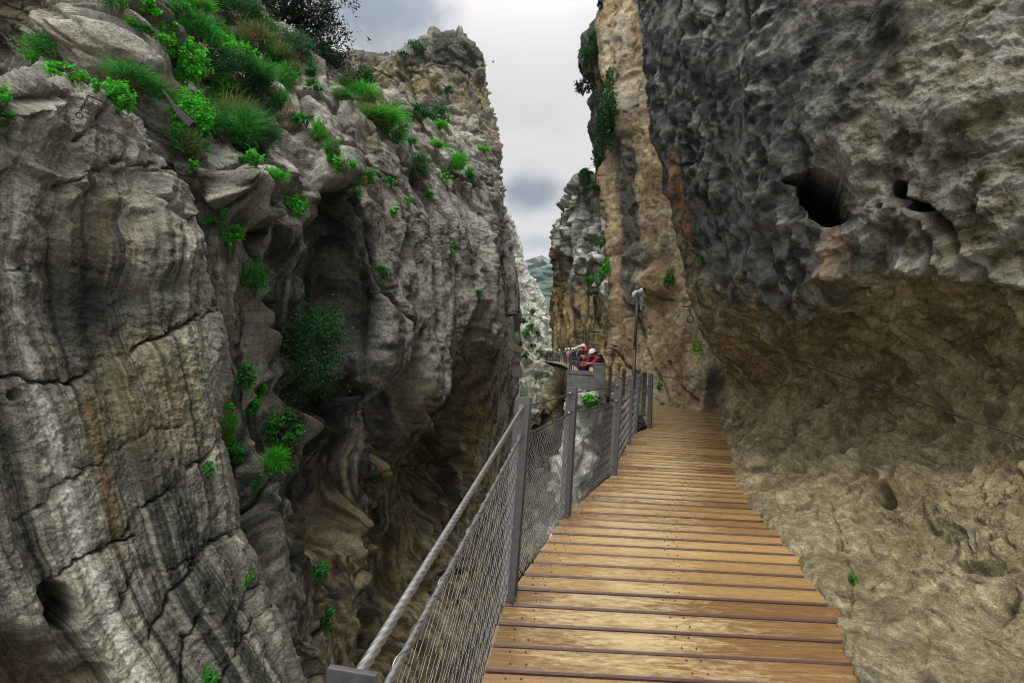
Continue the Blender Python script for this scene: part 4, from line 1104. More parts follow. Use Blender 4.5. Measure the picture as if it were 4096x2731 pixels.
# rail along the narrow far walkway
rail3 = empty("railing", tuple(wl[2])); tag(rail3, "far thin railing along the walkway where the line of hikers stands", "railing")
off3 = Vector(wl[2])
d_ = np.concatenate([[0], np.cumsum(np.linalg.norm(np.diff(wl, axis=0), axis=1))])
for s_ in np.arange(2.0, d_[-1], 2.6):
    p = Vector([np.interp(s_, d_, wl[:, k]) for k in range(3)]); mb = MB(); mb.box(p + Vector((0, 0, .50)) - off3, (.035, .035, 1.2)); mb.build("post", M['steel'], rail3)
for hz, nm in ((1.06, "top_cable"), (.85, "lower_cable")):
    mb = MB(); mb.tube([Vector(q) + Vector((0, 0, hz)) - off3 for q in wl[2:]], .012, 5); mb.build(nm, M['dark_cable'], rail3)
# thin cable along the rock, and its anchor
qa, _ = surf(775, 351); qb, _ = surf(1020, 436); ya, yb = qa[1], qb[1]
A = Vector(P(775, 351, ya - .10)); B = Vector(P(1085, 458, min(yb - .12, 2.7)))
mb = MB(); mb.tube(cable_pts(A, B, 24, .01), .0075, 8); cb = mb.build("hand_cable", M['dark_cable'], smooth=True)
tag(cb, "taut dark hand cable slanting across the tan underside of the right rock", "cable")
mb = MB(); nrm = (Vector(qa) - A)
mb.tube([A - nrm.normalized() * .03, A + nrm * 1.3], .016, 8); mb.tube([A - nrm.normalized() * .035, A - nrm.normalized() * .01], .028, 8); mb.build("anchor_bolt", M['iron'], cb)
mb = MB(); C0 = Vector((3.22, 10.565, 1.16)); Cm = Vector(P(700, 374.5, 11.2)); mb.tube([C0, C0.lerp(Cm, .5) - Vector((0, 0, .03)), Cm, Cm.lerp(A, .5), A], .006, 6)
cb2 = mb.build("hand_cable", M['dark_cable'], smooth=True); tag(cb2, "thin slack cable running from the last near railing post to the right rock", "cable")

# ------------------------------------------------------------------ parapet and handrail bar
par = MB(); seg = 14; prof_p = []
for i in range(seg + 1):
    f = i / seg; px = 567.5 + 37 * f; Yp = 17.75 - .75 * math.sin(f * math.pi * .62)
    prof_p.append((px, Yp))
ring = []
for px, Yp in prof_p:
    t0 = Vector(P(px, 370, Yp)); t1 = Vector(P(px, 370, Yp + .28)); zt = 1.10 - .0; zb = .02
    ring.append([(t0.x, t0.y, zb), (t0.x, t0.y, zt - .15), (t0.x, t0.y - .035, zt - .14), (t0.x, t0.y - .035, zt), (t1.x, t1.y, zt), (t1.x, t1.y, zb)])
par.v = [v for r_ in ring for v in r_]
for i in range(seg):
    for j in range(6): par.f.append((i * 6 + j, (i + 1) * 6 + j, (i + 1) * 6 + (j + 1) % 6, i * 6 + (j + 1) % 6))
par.f.append(tuple(range(5, -1, -1))); par.f.append(tuple(seg * 6 + j for j in range(6)))
po = par.build("parapet", M['concrete']); tag(po, "curved grey concrete parapet at the bend of the walkway", "parapet")
mb = MB(); c0 = P(599.5, 380, 17.0); mb.box((c0[0], 17.1, .62), (.42, .30, 1.52)); mb.box((c0[0], 17.1, 1.40), (.46, .34, .06))
pp = mb.build("pillar", M['concrete']); tag(pp, "square grey pillar closing the right end of the concrete parapet", "pillar")
mb = MB(); mb.tube([P(572, 360.8, 18.2), P(585, 362.3, 17.75), P(596, 363.8, 17.5)], .02, 8); hb = mb.build("handrail", M['cable'], smooth=True)
for px in (574, 583.5, 595):
    q = P(px, 361 + (px - 572) * .125, 18.2 - (px - 572) * .03); m2 = MB(); m2.tube([(q[0], q[1] + .05, 1.0), (q[0], q[1], q[2])], .015, 6); m2.build("bracket", M['steel'], hb)
tag(hb, "pale tubular handrail the two red-jacketed hikers lean on", "handrail")

# ------------------------------------------------------------------ camera pole, sign, rings and old iron
pb = Vector((3.80, 14.25, -.02)); pt_ = Vector(P(637.5, 297, 14.25))
pole = empty("camera_pole", pb); tag(pole, "tall grey steel pole carrying a white surveillance camera behind the railing", "camera pole")
rel = lambda p: Vector(p) - pb
mb = MB(); mb.box((0, 0, .015), (.2, .2, .03)); mb.build("base_plate", M['steel'], pole)
mb = MB(); top_ = rel(pt_); mb.tube([(0, 0, 0), (top_ * .55)], .050, 10); mb.build("pole", M['steel'], pole, smooth=True)
mb = MB(); mb.tube([top_ * .55, top_], .042, 10); mb.tube([top_ * .545, top_ * .56], .055, 10); mb.build("pole", M['steel'], pole, smooth=True)
mb = MB(); mb.box(top_ + Vector((.12, -.02, -.18)), (.05, .12, .42)); mb.build("junction_box", simple_mat("grey_plastic", (.32, .33, .33), .5), pole, bevel=.008)
mb = MB(); mb.tube([top_ + Vector((-.13, -.02, .0)), top_ + Vector((-.12, -.03, .10)), top_ + Vector((-.05, -.04, .17)), top_ + Vector((.0, -.03, .17))], [.06, .066, .055, .04], 12)
hs_ = mb.build("camera_housing", M['white'], pole, smooth=True)
mb = MB(); a_ = top_ + Vector((.0, .0, .16)); b_ = top_ + Vector((.17, -.16, .25)); mb.tube([a_, a_.lerp(b_, .9)], [.055, .072], 14); mb.build("camera_body", M['white'], pole, smooth=True)
mb = MB(); d__ = (b_ - a_).normalized(); mb.tube([a_.lerp(b_, .88), a_.lerp(b_, .98)], [.078, .078], 14); lens_ = mb.build("lens_hood", M['iron'], pole, smooth=True)
mb = MB(); mb.tube([b_ - d__ * .004, b_ + d__ * .006], .05, 12); mb.build("lens", simple_mat("lens_glass", (.02, .012, .012), .15), lens_)

# green distance sign fixed to the tan wall
ys_ = min(surf(px_, py_, 3, near=12)[0][1] for px_ in (692, 695, 698, 701) for py_ in (340, 344, 348, 353)) - .03
c = [Vector(P(px, py, ys_)) for px, py in ((691.9, 340), (702.3, 340.4), (701.5, 354.1), (691.6, 353.6))]
sc_ = sum(c, Vector()) / 4; ex = ((c[1] - c[0]) + (c[2] - c[3])).normalized(); ez = ((c[0] - c[3]) + (c[1] - c[2])); ez = (ez - ex * ez.dot(ex)).normalized(); en = ex.cross(ez)
if en.dot(Vector(CAM) - sc_) < 0: en = -en
sw, sh = (c[1] - c[0]).length, (c[0] - c[3]).length
sign = empty("safety_sign", sc_); tag(sign, "green rectangular notice with two walking figures fixed on the tan wall", "sign")
sign.rotation_euler = Matrix((ex, en * -1, ez)).transposed().to_euler()
gm2 = simple_mat("green_sign_paint", (.27, .56, .09), .5, 0, .10, 3); km = simple_mat("black_print", (.015, .02, .01), .6, 0, .1, 3)
mb = MB(); mb.box((0, 0, 0), (sw, .012, sh)); mb.build("panel", gm2, sign, bevel=.002)
def pict(x0):
    mb = MB(); yy = -.012; s = sh
    def bar(x1, z1, x2, z2, w): mb.tube([(x0 + x1 * s, yy, z1 * s), (x0 + x2 * s, yy, z2 * s)], w * s, 6)
    mb.tube([(x0, yy, .245 * s), (x0, yy + .003, .245 * s)], .034 * s, 10)
    bar(0, .20, .01, .02, .020); bar(.01, .02, -.04, -.11, .015); bar(.01, .02, .055, -.11, .017); bar(0, .18, .05, .13, .018); bar(.05, .13, .045, .06, .018); bar(0, .17, -.05, .12, .012)
    for i, v in enumerate(mb.v): mb.v[i] = (v[0], yy + (v[1] - yy) * .15 + .003, v[2])
    mb.build("pictogram", km, sign)
pict(-.205 * sh); pict(.205 * sh)
mb = MB(); mb.box((0, -.0085, .10 * sh), (.14 * sh, .003, .022 * sh)); mb.box((0, -.0085, .04 * sh), (.14 * sh, .003, .022 * sh)); mb.build("equals_mark", km, sign)
for txt, z, size in (("CAMINITO DEL REY", .40, .050), ("MANTENGA LA DISTANCIA", -.185, .054), ("DE SEGURIDAD", -.265, .054)):
    cu_ = bpy.data.curves.new("lettering", 'FONT'); cu_.body = txt; cu_.size = size * sh * 1.25; cu_.align_x = 'CENTER'; cu_.extrude = .0008; cu_.offset = .002
    to = bpy.data.objects.new("lettering", cu_); COL.objects.link(to); to.parent = sign; to.location = (0, -.0085, z * sh); to.rotation_euler = (R(90), 0, 0); to.data.materials.append(km)
    bpy.context.view_layer.update(); lm = bpy.data.meshes.new_from_object(to.evaluated_get(bpy.context.evaluated_depsgraph_get())); lo_ = bpy.data.objects.new("lettering", lm)
    COL.objects.link(lo_); lo_.parent = sign; lo_.location = to.location; lo_.rotation_euler = to.rotation_euler; lm.materials.clear(); lm.materials.append(km); bpy.data.objects.remove(to)

def ring_chain(name, px, py, rp, Y, top, label, nlinks=4, mat=None):
    c = Vector(P(px, py, Y)); mpp = Y / F_PX; r = rp * mpp; root = empty(name, c); tag(root, label, "iron ring")
    mb = MB(); mb.tube([(r * math.cos(t), r * .25 * math.cos(t), r * math.sin(t)) for t in np.linspace(0, 2 * math.pi, 28, endpoint=False)], r * .17, 8, closed=True); mb.build("ring", M['iron'], root, smooth=True)
    a = Vector((0, 0, r)); b = Vector(P(top[0], top[1], Y)) - c
    for i in range(nlinks):
        p = a.lerp(b, (i + .5) / nlinks); ll = (b - a).length / nlinks * .62; dz = (b - a).normalized(); sx = Vector((1, 0, 0)) if i % 2 else Vector((.3, 1, 0)).normalized()
        mb = MB(); mb.tube([p + dz * math.sin(t) * ll + sx * math.cos(t) * ll * .45 for t in np.linspace(0, 2 * math.pi, 14, endpoint=False)], ll * .2, 6, closed=True); mb.build("chain_link", M['iron'], root, smooth=True)
    q = b + Vector((0, 0, .02)); mb = MB(); mb.tube([q, q + Vector((.02, .35, .03))], r * .22, 6); mb.build("wall_bolt", M['iron'], root)
ring_chain("mooring_ring", 690.2, 318.5, 3.5, 7.6, (690.0, 307), "dark iron ring hanging on a chain at the edge of the right overhang", 3)
qr, nr = surf(79, 115); ring_chain("mooring_ring", 79.4, 115.2, 2.9, qr[1] - .08, (88, 96), "small rusty ring on a short chain high on the left streaked wall", 6)
# old tapering steel beam wedged in the left ledge
a = Vector(P(163, 89.5, 9.2)); b = Vector(P(193, 125.5, 8.4)); dv_ = (b - a).normalized(); sv = dv_.cross(Vector((0, 1, 0))).normalized(); uv = dv_.cross(sv)
mb = MB(); vs_ = []
for f, w in ((0, .014), (.45, .032), (.6, .055), (1, .065)):
    p = a.lerp(b, f) + Vector((0, 0, -.05 * math.sin(f * math.pi)))
    for s1, s2 in ((-1, -1), (1, -1), (1, 1), (-1, 1)): vs_.append(p + sv * s1 * w + uv * s2 * w * .6)
mb.add(vs_, [(3, 2, 1, 0), (12, 13, 14, 15)] + [(i * 4 + j, i * 4 + (j + 1) % 4, i * 4 + 4 + (j + 1) % 4, i * 4 + 4 + j) for i in range(3) for j in range(4)])
bo = mb.build("steel_beam", simple_mat("dark_painted_steel", (.018, .015, .018), .9, 0)); tag(bo, "dark tapering steel beam jutting through leaves on the left ledge", "beam")
mb = MB(); mb.tube([b, b + Vector((-.08, 0, -.28))], .012, 6); mb.build("hook", M['iron'], bo)
# iron staples and frames on the far rocks
def bracket(pts, Y, r, label, name="iron_bracket", cat="iron bracket"):
    mb = MB(); mb.tube([P(px, py, Y) for px, py in pts], r, 6); o = mb.build(name, M['iron']); tag(o, label, cat)
def yat(px, py, d=.4):
    q, _ = surf(px, py, 4); return (q[1] if q is not None else 60) - d
bracket([(563, 343), (559.5, 343), (559.5, 349), (563, 349)], yat(561, 346, .7), .10, "square iron staple on the ochre foot of the rock tower")
bracket([(590, 331), (600, 331.5)], yat(595, 331, .5), .07, "straight iron bar across the dark streaks of the rock tower")
bracket([(589, 343.5), (599, 344.5)], yat(594, 344, .5), .07, "lower iron bar on the rock tower above the red helmet")
bracket([(507, 314), (516, 313.5), (516.5, 331)], yat(516, 322, 2.5), .22, "rusty iron gallows frame on the pale slope beyond the left cliff", "rusty_gallows", "gallows")
bracket([(588, 360), (590, 355), (596, 351.5), (604, 352)], 20.5, .018, "thin curved rod arching above the white helmet", "curved_rod", "rod")
bracket([(601, 359), (606, 352), (613, 350), (618, 351)], 18.4, .018, "thin curved rod arching beside the dark hollow in the tan wall", "curved_rod", "rod")

# ------------------------------------------------------------------ people
def skin(name, vs, es, rad, mat, parent, sub=2):
    me = bpy.data.meshes.new(name); me.from_pydata([tuple(v) for v in vs], es, []); o = bpy.data.objects.new(name, me); COL.objects.link(o)
    o.modifiers.new("s", 'SKIN')
    if not me.skin_vertices: me.attributes  # layer is made with the modifier
    bm = bmesh.new(); bm.from_mesh(me); lay = bm.verts.layers.skin.verify(); bm.verts.ensure_lookup_table()
    for i, v in enumerate(bm.verts):
        r = rad[i]; v[lay].radius = (r, r) if not hasattr(r, '__len__') else r; v[lay].use_root = (i == 0)
    bm.to_mesh(me); bm.free()
    if sub: sm = o.modifiers.new("u", 'SUBSURF'); sm.levels = sub; sm.render_levels = sub
    dg = bpy.context.evaluated_depsgraph_get(); dg.update(); nm = bpy.data.meshes.new_from_object(o.evaluated_get(dg))
    o.modifiers.clear(); o.data = nm; nm.name = name; nm.polygons.foreach_set("use_smooth", [True] * len(nm.polygons)); nm.materials.clear(); nm.materials.append(mat)
    o.parent = parent; bpy.data.meshes.remove(me); return o
PM = {}
def pmat(key, c, rough=.75):
    if key not in PM: PM[key] = simple_mat(key, c, rough, 0, .2, 9)
    return PM[key]
SKIN = pmat("skin", (.42, .24, .16), .55)
CLO = {'red': (.20, .012, .03), 'crimson': (.28, .012, .045), 'black': (.014, .014, .017), 'teal': (.015, .16, .12), 'blue': (.02, .20, .34), 'pink': (.50, .21, .28), 'grey': (.16, .16, .17), 'navy': (.018, .022, .045), 'khaki': (.20, .16, .10), 'white': (.72, .73, .74), 'redhelmet': (.24, .008, .014)}
def person(px, Y, z, yaw, jacket, trousers, helmet, label, sleeve=None, lean=0.0, arms=None, pack=None, scale=1.0, group=None, near=False):
    base = P(px, 361, Y); root = empty("person", (base[0], base[1], z), yaw); root.scale = (scale,) * 3
    tag(root, label, "person", group)
    cl, sl = math.cos(lean), math.sin(lean)
    def up(x, yv, zz):     # torso points lean forward (-Y) about the hips
        h = zz - .93; return Vector((x, yv * cl - h * sl, .93 + h * cl + yv * sl))
    J = {'pelvis': Vector((0, 0, .95)), 'waist': up(0, 0, 1.10), 'chest': up(0, -.01, 1.32), 'neck': up(0, .0, 1.47), 'chin': up(0, -.02, 1.55) + Vector((0, -.35 * sl * .2, 0)), 'head': up(0, -.035, 1.63), 'crown': up(0, -.015, 1.71), 'nose': up(0, -.145, 1.61)}
    for s, nme in ((-1, 'r'), (1, 'l')):
        J['sh' + nme] = up(s * .175, 0, 1.40)
        el, wr_ = (arms or {}).get(nme, (Vector((s * .25, .02, 1.12)), Vector((s * .27, -.08, .88))))
        if not arms: el, wr_ = up(*el), up(*wr_)
        J['el' + nme], J['wr' + nme] = Vector(el), Vector(wr_)
        J['hip' + nme] = Vector((s * .095, 0, .90)); J['kn' + nme] = Vector((s * .11, -.03, .50)); J['an' + nme] = Vector((s * .115, .02, .09)); J['toe' + nme] = Vector((s * .13, -.15, .04))
    names = ['pelvis', 'waist', 'chest', 'neck', 'chin', 'head', 'crown', 'nose', 'shr', 'elr', 'wrr', 'shl', 'ell', 'wrl', 'hipr', 'knr', 'anr', 'toer', 'hipl', 'knl', 'anl', 'toel']
    ix = {k: i for i, k in enumerate(names)}
    E = [('pelvis', 'waist'), ('waist', 'chest'), ('chest', 'neck'), ('neck', 'chin'), ('chin', 'head'), ('head', 'crown'), ('head', 'nose')]
    for s in 'rl': E += [('chest', 'sh' + s), ('sh' + s, 'el' + s), ('el' + s, 'wr' + s), ('pelvis', 'hip' + s), ('hip' + s, 'kn' + s), ('kn' + s, 'an' + s), ('an' + s, 'toe' + s)]
    Rd = dict(pelvis=.12, waist=.11, chest=.125, neck=.055, chin=.066, head=.092, crown=.062, nose=.016)
    for s in 'rl': Rd.update({'sh' + s: .06, 'el' + s: .042, 'wr' + s: .028, 'hip' + s: .085, 'kn' + s: .058, 'an' + s: .042, 'toe' + s: .035})
    vs = [J[k] for k in names]; es = [(ix[a], ix[b]) for a, b in E]; rd = [Rd[k] for k in names]
    for s, sg in (('r', -1), ('l', 1)):                      # palm, four fingers and a thumb
        w = J['wr' + s]; dv = (w - J['el' + s]).normalized(); sd_ = dv.cross(Vector((0, 1, .2))).normalized()
        vs.append(w + dv * .07); rd.append(.030); pi_ = len(vs) - 1; es.append((ix['wr' + s], pi_))
        if near:
            for k, ln_ in enumerate((.065, .075, .07, .055)):
                o_ = sd_ * (k - 1.5) * .017
                vs += [w + dv * .10 + o_, w + dv * (.10 + ln_ * .6) + o_ + Vector((0, -.012, -.02))]; rd += [.009, .008]; es += [(pi_, len(vs) - 2), (len(vs) - 2, len(vs) - 1)]
            vs += [w + dv * .05 + sd_ * -.04, w + dv * .085 + sd_ * -.055]; rd += [.011, .009]; es += [(pi_, len(vs) - 2), (len(vs) - 2, len(vs) - 1)]
    skin("body", vs, es, rd, SKIN, root, 2 if near else 1)
    def garment(nm, keys, grow, mat, edges):
        ii = {k: i for i, k in enumerate(keys)}
        return skin(nm, [J[k] for k in keys], [(ii[a], ii[b]) for a, b in edges], [Rd[k] + grow for k in keys], mat, root, 2 if near else 1)
    J['cuffr'] = J['elr'].lerp(J['wrr'], .9); J['cuffl'] = J['ell'].lerp(J['wrl'], .9); Rd['cuffr'] = Rd['cuffl'] = .034
    J['hem'] = Vector((0, 0, .90)); Rd['hem'] = .125; J['collar'] = J['chest'].lerp(J['neck'], .75); Rd['collar'] = .07
    jm = pmat(jacket + "_jacket", CLO[jacket]); sm_ = pmat((sleeve or jacket) + "_jacket", CLO[sleeve or jacket])
    tors = [('waist', 'hem'), ('waist', 'chest'), ('chest', 'collar'), ('chest', 'shr'), ('chest', 'shl')]
    if sleeve:
        garment("vest", ['waist', 'hem', 'chest', 'collar', 'shr', 'shl'], .026, jm, tors)
        for s in 'rl': garment("sleeve", ['sh' + s, 'el' + s, 'cuff' + s], .018, sm_, [('sh' + s, 'el' + s), ('el' + s, 'cuff' + s)])
    else:
        garment("jacket", ['waist', 'hem', 'chest', 'collar', 'shr', 'shl', 'elr', 'ell', 'cuffr', 'cuffl'], .024, jm, tors + [('shr', 'elr'), ('elr', 'cuffr'), ('shl', 'ell'), ('ell', 'cuffl')])
    garment("trousers", ['pelvis', 'hipr', 'knr', 'anr', 'hipl', 'knl', 'anl'], .016, pmat(trousers + "_trousers", CLO[trousers]), [('pelvis', 'hipr'), ('hipr', 'knr'), ('knr', 'anr'), ('pelvis', 'hipl'), ('hipl', 'knl'), ('knl', 'anl')])
    for s in 'rl': garment("shoe", ['an' + s, 'toe' + s], .012, pmat("black_shoe", CLO['black']), [('an' + s, 'toe' + s)])
    # helmet: dome with a short peak
    bm = bmesh.new(); bmesh.ops.create_uvsphere(bm, u_segments=18, v_segments=12, radius=1)
    for v in bm.verts:
        x, yv, zz = v.co
        if zz < -.05:
            k = 1.10; zz = -.12 + .04 * zz; x *= k; yv = yv * k - (.28 if yv < 0 else 0) * max(0, -yv)
        v.co = (x * .130, yv * .150 - .01, zz * .135)
    mh = bpy.data.meshes.new("helmet"); bm.to_mesh(mh); bm.free(); mh.polygons.foreach_set("use_smooth", [True] * len(mh.polygons))
    mh.materials.append(pmat(helmet + "_shell", CLO[helmet], .25)); ho = bpy.data.objects.new("helmet", mh); COL.objects.link(ho); ho.parent = root
    ho.location = J['head'].lerp(J['crown'], .35) + Vector((0, 0, .02)); ho.rotation_euler.x = lean * .8
    if near:
        mb = MB(); h = J['head'].lerp(J['crown'], .35)
        mb.tube([up(0, .07, 1.66), up(0, .08, 1.58), up(0, .06, 1.52)], [.09, .085, .06], 12); mb.build("hair", pmat("dark_hair", (.03, .02, .014)), root, smooth=True)
        for s in (-1, 1):
            mb = MB(); mb.tube([up(s * .032, -.122, 1.635), up(s * .032, -.130, 1.635)], .010, 8)
            mb.build("eye", pmat("dark_eye", (.02, .015, .01), .3), root)
        mb = MB(); mb.tube([up(-.09, -.03, 1.62), up(-.05, -.09, 1.545), up(.05, -.09, 1.545), up(.09, -.03, 1.62)], .006, 6); mb.build("chin_strap", pmat("black_jacket", CLO['black']), root)
    if pack:
        mb = MB(); mb.box((0, 0, 0), (.30, .17, .44)); o = mb.build("backpack", pmat(pack + "_pack", CLO[pack]), root, bevel=.045); o.location = up(0, .20, 1.24); o.rotation_euler.x = lean
        o.data.polygons.foreach_set("use_smooth", [True] * len(o.data.polygons))
    return root
# the two leaning over the parapet
person(585.2, 18.55, .27, R(-6), 'red', 'black', 'redhelmet', "hiker in dark red vest and shiny red helmet leaning over the parapet", sleeve='black', lean=.22,
       arms={'r': (Vector((-.33, -.26, 1.12)), Vector((-.38, -.62, .90))), 'l': (Vector((.26, -.30, 1.12)), Vector((.10, -.56, 1.10)))}, near=True)
person(599.5, 18.35, .27, R(-62), 'crimson', 'grey', 'white', "hiker in bright crimson jacket and white helmet bending over the handrail", lean=.50,
       arms={'r': (Vector((-.20, -.52, 1.10)), Vector((-.10, -.80, 1.06))), 'l': (Vector((.20, -.54, 1.08)), Vector((.10, -.78, 1.04)))}, pack='black', near=True)
def wz(Y): return float(np.interp(Y, wkp[:, 1], wkp[:, 2]))
FAR = [(581.7, 25, R(20), 'black', 'navy', 'white', 'grey', "tall hiker in black with a white helmet just behind the red helmet"),
       (579.9, 33, R(160), 'pink', 'black', 'white', None, "hiker in pink without a pack, partly hidden by the red-helmeted hiker"),
       (578.3, 35, R(190), 'black', 'black', 'white', 'pink', "hiker with a pale pink backpack seen from behind"),
       (575.4, 41, R(170), 'navy', 'navy', 'white', None, "short hiker in navy between the pink backpack and the blue jacket"),
       (573.9, 45, R(200), 'black', 'black', 'white', None, "hiker in black whose white helmet shows behind the blue jacket"),
       (571.2, 46, R(140), 'blue', 'black', 'white', None, "hiker in a bright blue hooded jacket turned to the wall"),
       (568.2, 50, R(180), 'pink', 'grey', 'white', None, "hiker in pink just left of the blue jacket"),
       (565.1, 52, R(175), 'black', 'black', 'white', None, "hiker dressed all in black standing alone right of the green jacket"),
       (558.8, 61, R(150), 'teal', 'black', 'white', None, "hiker in a green jacket standing apart on the far walkway"),
       (551.3, 70, R(180), 'black', 'black', 'white', None, "rightmost black-clad hiker of the cluster at the end of the walkway"),
       (549.9, 72, R(150), 'black', 'navy', 'white', None, "tall hiker of the far cluster just right of its middle"),
       (547.0, 72, R(180), 'navy', 'black', 'white', None, "hiker in navy in the middle of the far cluster"),
       (546.2, 75, R(200), 'grey', 'black', 'white', None, "hiker in grey in the far cluster, second from its left end"),
       (544.8, 76, R(170), 'khaki', 'black', 'white', None, "leftmost hiker of the far cluster, in a khaki jacket")]
for px, Y, yw, j, t, h, pk, lb in FAR:
    person(px, Y, wz(Y) + .0, yw, j, t, h, lb, pack=pk, lean=.05, group="helmeted hikers queuing on the far walkway", scale=1.0)

# ------------------------------------------------------------------ plants
def leaves(center, ext, n, size, kind, seed):
    rg = np.random.default_rng(seed); ext = np.array(ext)
    if kind == 'grass':
        nsub = rg.integers(3, 7); sc_ = rg.normal(size=(nsub, 3)) * [.42, .42, .30]; sc_s = rg.uniform(.55, 1.15, nsub); ks = rg.integers(0, nsub, n)
        base = center + (sc_[ks] + rg.normal(size=(n, 3)) * [.20, .20, .18]) * ext - [0, 0, ext[2] * .5]
        dirv = rg.normal(size=(n, 3)) * [.75, .75, .35] + [0, 0, .8]; dirv /= np.linalg.norm(dirv, axis=1)[:, None]
        ln = ext[2] * rg.uniform(.4, 1.7, n) * sc_s[ks]; tip = base + dirv * ln[:, None] * [ext[0] / ext[2], ext[1] / ext[2], 1] - np.array([0, 0, 1]) * (ln * rg.uniform(0, .35, n))[:, None]
        mid = (base + tip) / 2 + np.array([0, 0, 1]) * (ln * .13)[:, None]
        side = np.cross(tip - base, rg.normal(size=(n, 3))); side /= np.linalg.norm(side, axis=1)[:, None]; w = size * .26
        v = np.stack([base - side * w * .6, base + side * w * .6, mid + side * w, tip, mid - side * w], 1)
        v = v[:, [0, 1, 2, 3, 4]]
        vv = np.stack([v[:, 0], v[:, 1], v[:, 2], v[:, 4], v[:, 3]], 1).reshape(-1, 3)
        i = np.arange(n)[:, None] * 5
        f = np.concatenate([i + [0, 1, 2, 3], i + [3, 2, 4, 4]], 0)
        return vv, f
    nc = int(np.clip(n // 45, 6, 34))
    cc = rg.normal(size=(nc, 3)); cc /= np.linalg.norm(cc, axis=1)[:, None]; cc *= rg.uniform(.35, 1, nc)[:, None] ** .6
    if kind == 'bush': cc[:, 2] = np.abs(cc[:, 2]) * 1.3 - .45
    cs = rg.uniform(.10, .26, nc)
    k = rg.integers(0, nc, n); p = center + (cc[k] + rg.normal(size=(n, 3)) * cs[k][:, None]) * ext
    nrm = rg.normal(size=(n, 3)) + [0, -.3, .8]; nrm /= np.linalg.norm(nrm, axis=1)[:, None]
    t = np.cross(nrm, rg.normal(size=(n, 3))); t /= np.linalg.norm(t, axis=1)[:, None]; s = np.cross(nrm, t)
    sz = size * rg.uniform(.6, 1.35, n)[:, None]; asp = .62 if kind == 'ivy' else .36
    v = np.stack([p - t * sz, p + s * sz * asp + nrm * sz * .12, p + t * sz, p - s * sz * asp + nrm * sz * .12], 1).reshape(-1, 3)
    return v, np.arange(n * 4).reshape(n, 4)

def plant(px, py, w, h, kind, mat, label, name=None, group=None, dens=1.0, near=None, Y=None, seed=None):
    if Y is None:
        q = None
        for rr in (3, 6, 12):
            for dy in (h * .25, 0, h * .5):
                q, nn = surf(px, py + dy, rr, near)
                if q is not None: break
            if q is not None: break
        if q is None: print("no rock for plant", px, py); return
        Yc = q[1]
    else: Yc = Y
    mpp = Yc / F_PX
    c = P(px, py, Yc - .25 * w * mpp)
    ext = np.array([w / 2 * mpp, max(w, h) * .36 * mpp, h / 2 * mpp])
    w *= 1.12; h *= 1.10; ext *= [1.12, 1.12, 1.10]
    leaf = {'bush': 1.25, 'ivy': 1.65, 'grass': 1.0}[kind] * mpp
    n = int(np.clip(w * h * {'bush': 2.6, 'ivy': 1.5, 'grass': 2.9}[kind] * dens, 30, 6500))
    sd_ = int(px * 131 + py * 17) if seed is None else seed
    nm = name or {'bush': 'shrub', 'ivy': 'climbing_plant', 'grass': 'tufted_plant'}[kind]
    root = empty(nm, tuple(c - [0, 0, ext[2]])); tag(root, label, {'shrub': 'shrub', 'climbing_plant': 'climber', 'tufted_plant': 'tuft'}.get(nm, 'plant'), group)
    off = np.array(root.location)
    v, f = leaves(c, ext, n, leaf, kind, sd_)
    if kind == 'grass':
        me = bpy.data.meshes.new("foliage"); a = [tuple(x) for x in f[:n]]; b = [tuple(x[:3]) for x in f[n:]]
        me.from_pydata([tuple(x) for x in v - off], [], a + b); me.materials.append(M[mat]); o = bpy.data.objects.new("foliage", me); COL.objects.link(o); o.parent = root
    else:
        o = mesh_from("foliage", v - off, f, M[mat], root, smooth=False)
    if kind == 'grass' and w * h > 180:
        v, f = leaves(c - np.array([0, 0, ext[2] * .2]), ext * .95, n // 5, leaf * .8, 'grass', sd_ + 5); k5 = n // 5
        me = bpy.data.meshes.new("dry_stalks"); me.from_pydata([tuple(x) for x in v - off], [], [tuple(x) for x in f[:k5]] + [tuple(x[:3]) for x in f[k5:]])
        me.materials.append(M['straw']); o = bpy.data.objects.new("dry_stalks", me); COL.objects.link(o); o.parent = root
    mb = MB(); rg = random.Random(sd_)
    foot = Vector((0, ext[1] * .8, ext[2] * .1))
    for k in range(4 if w * h < 250 else 9):
        e = Vector((rg.uniform(-.8, .8) * ext[0], rg.uniform(-.8, .5) * ext[1], ext[2] * (1 + rg.uniform(-.3, .75)))); mdl = foot.lerp(e, .5) + Vector((rg.uniform(-.1, .1), 0, rg.uniform(0, .2))) * ext[0]
        mb.tube([foot, mdl, e], [mpp * .55, mpp * .4, mpp * .2], 4)
    mb.build("stem", M['twig'], root)
    return root

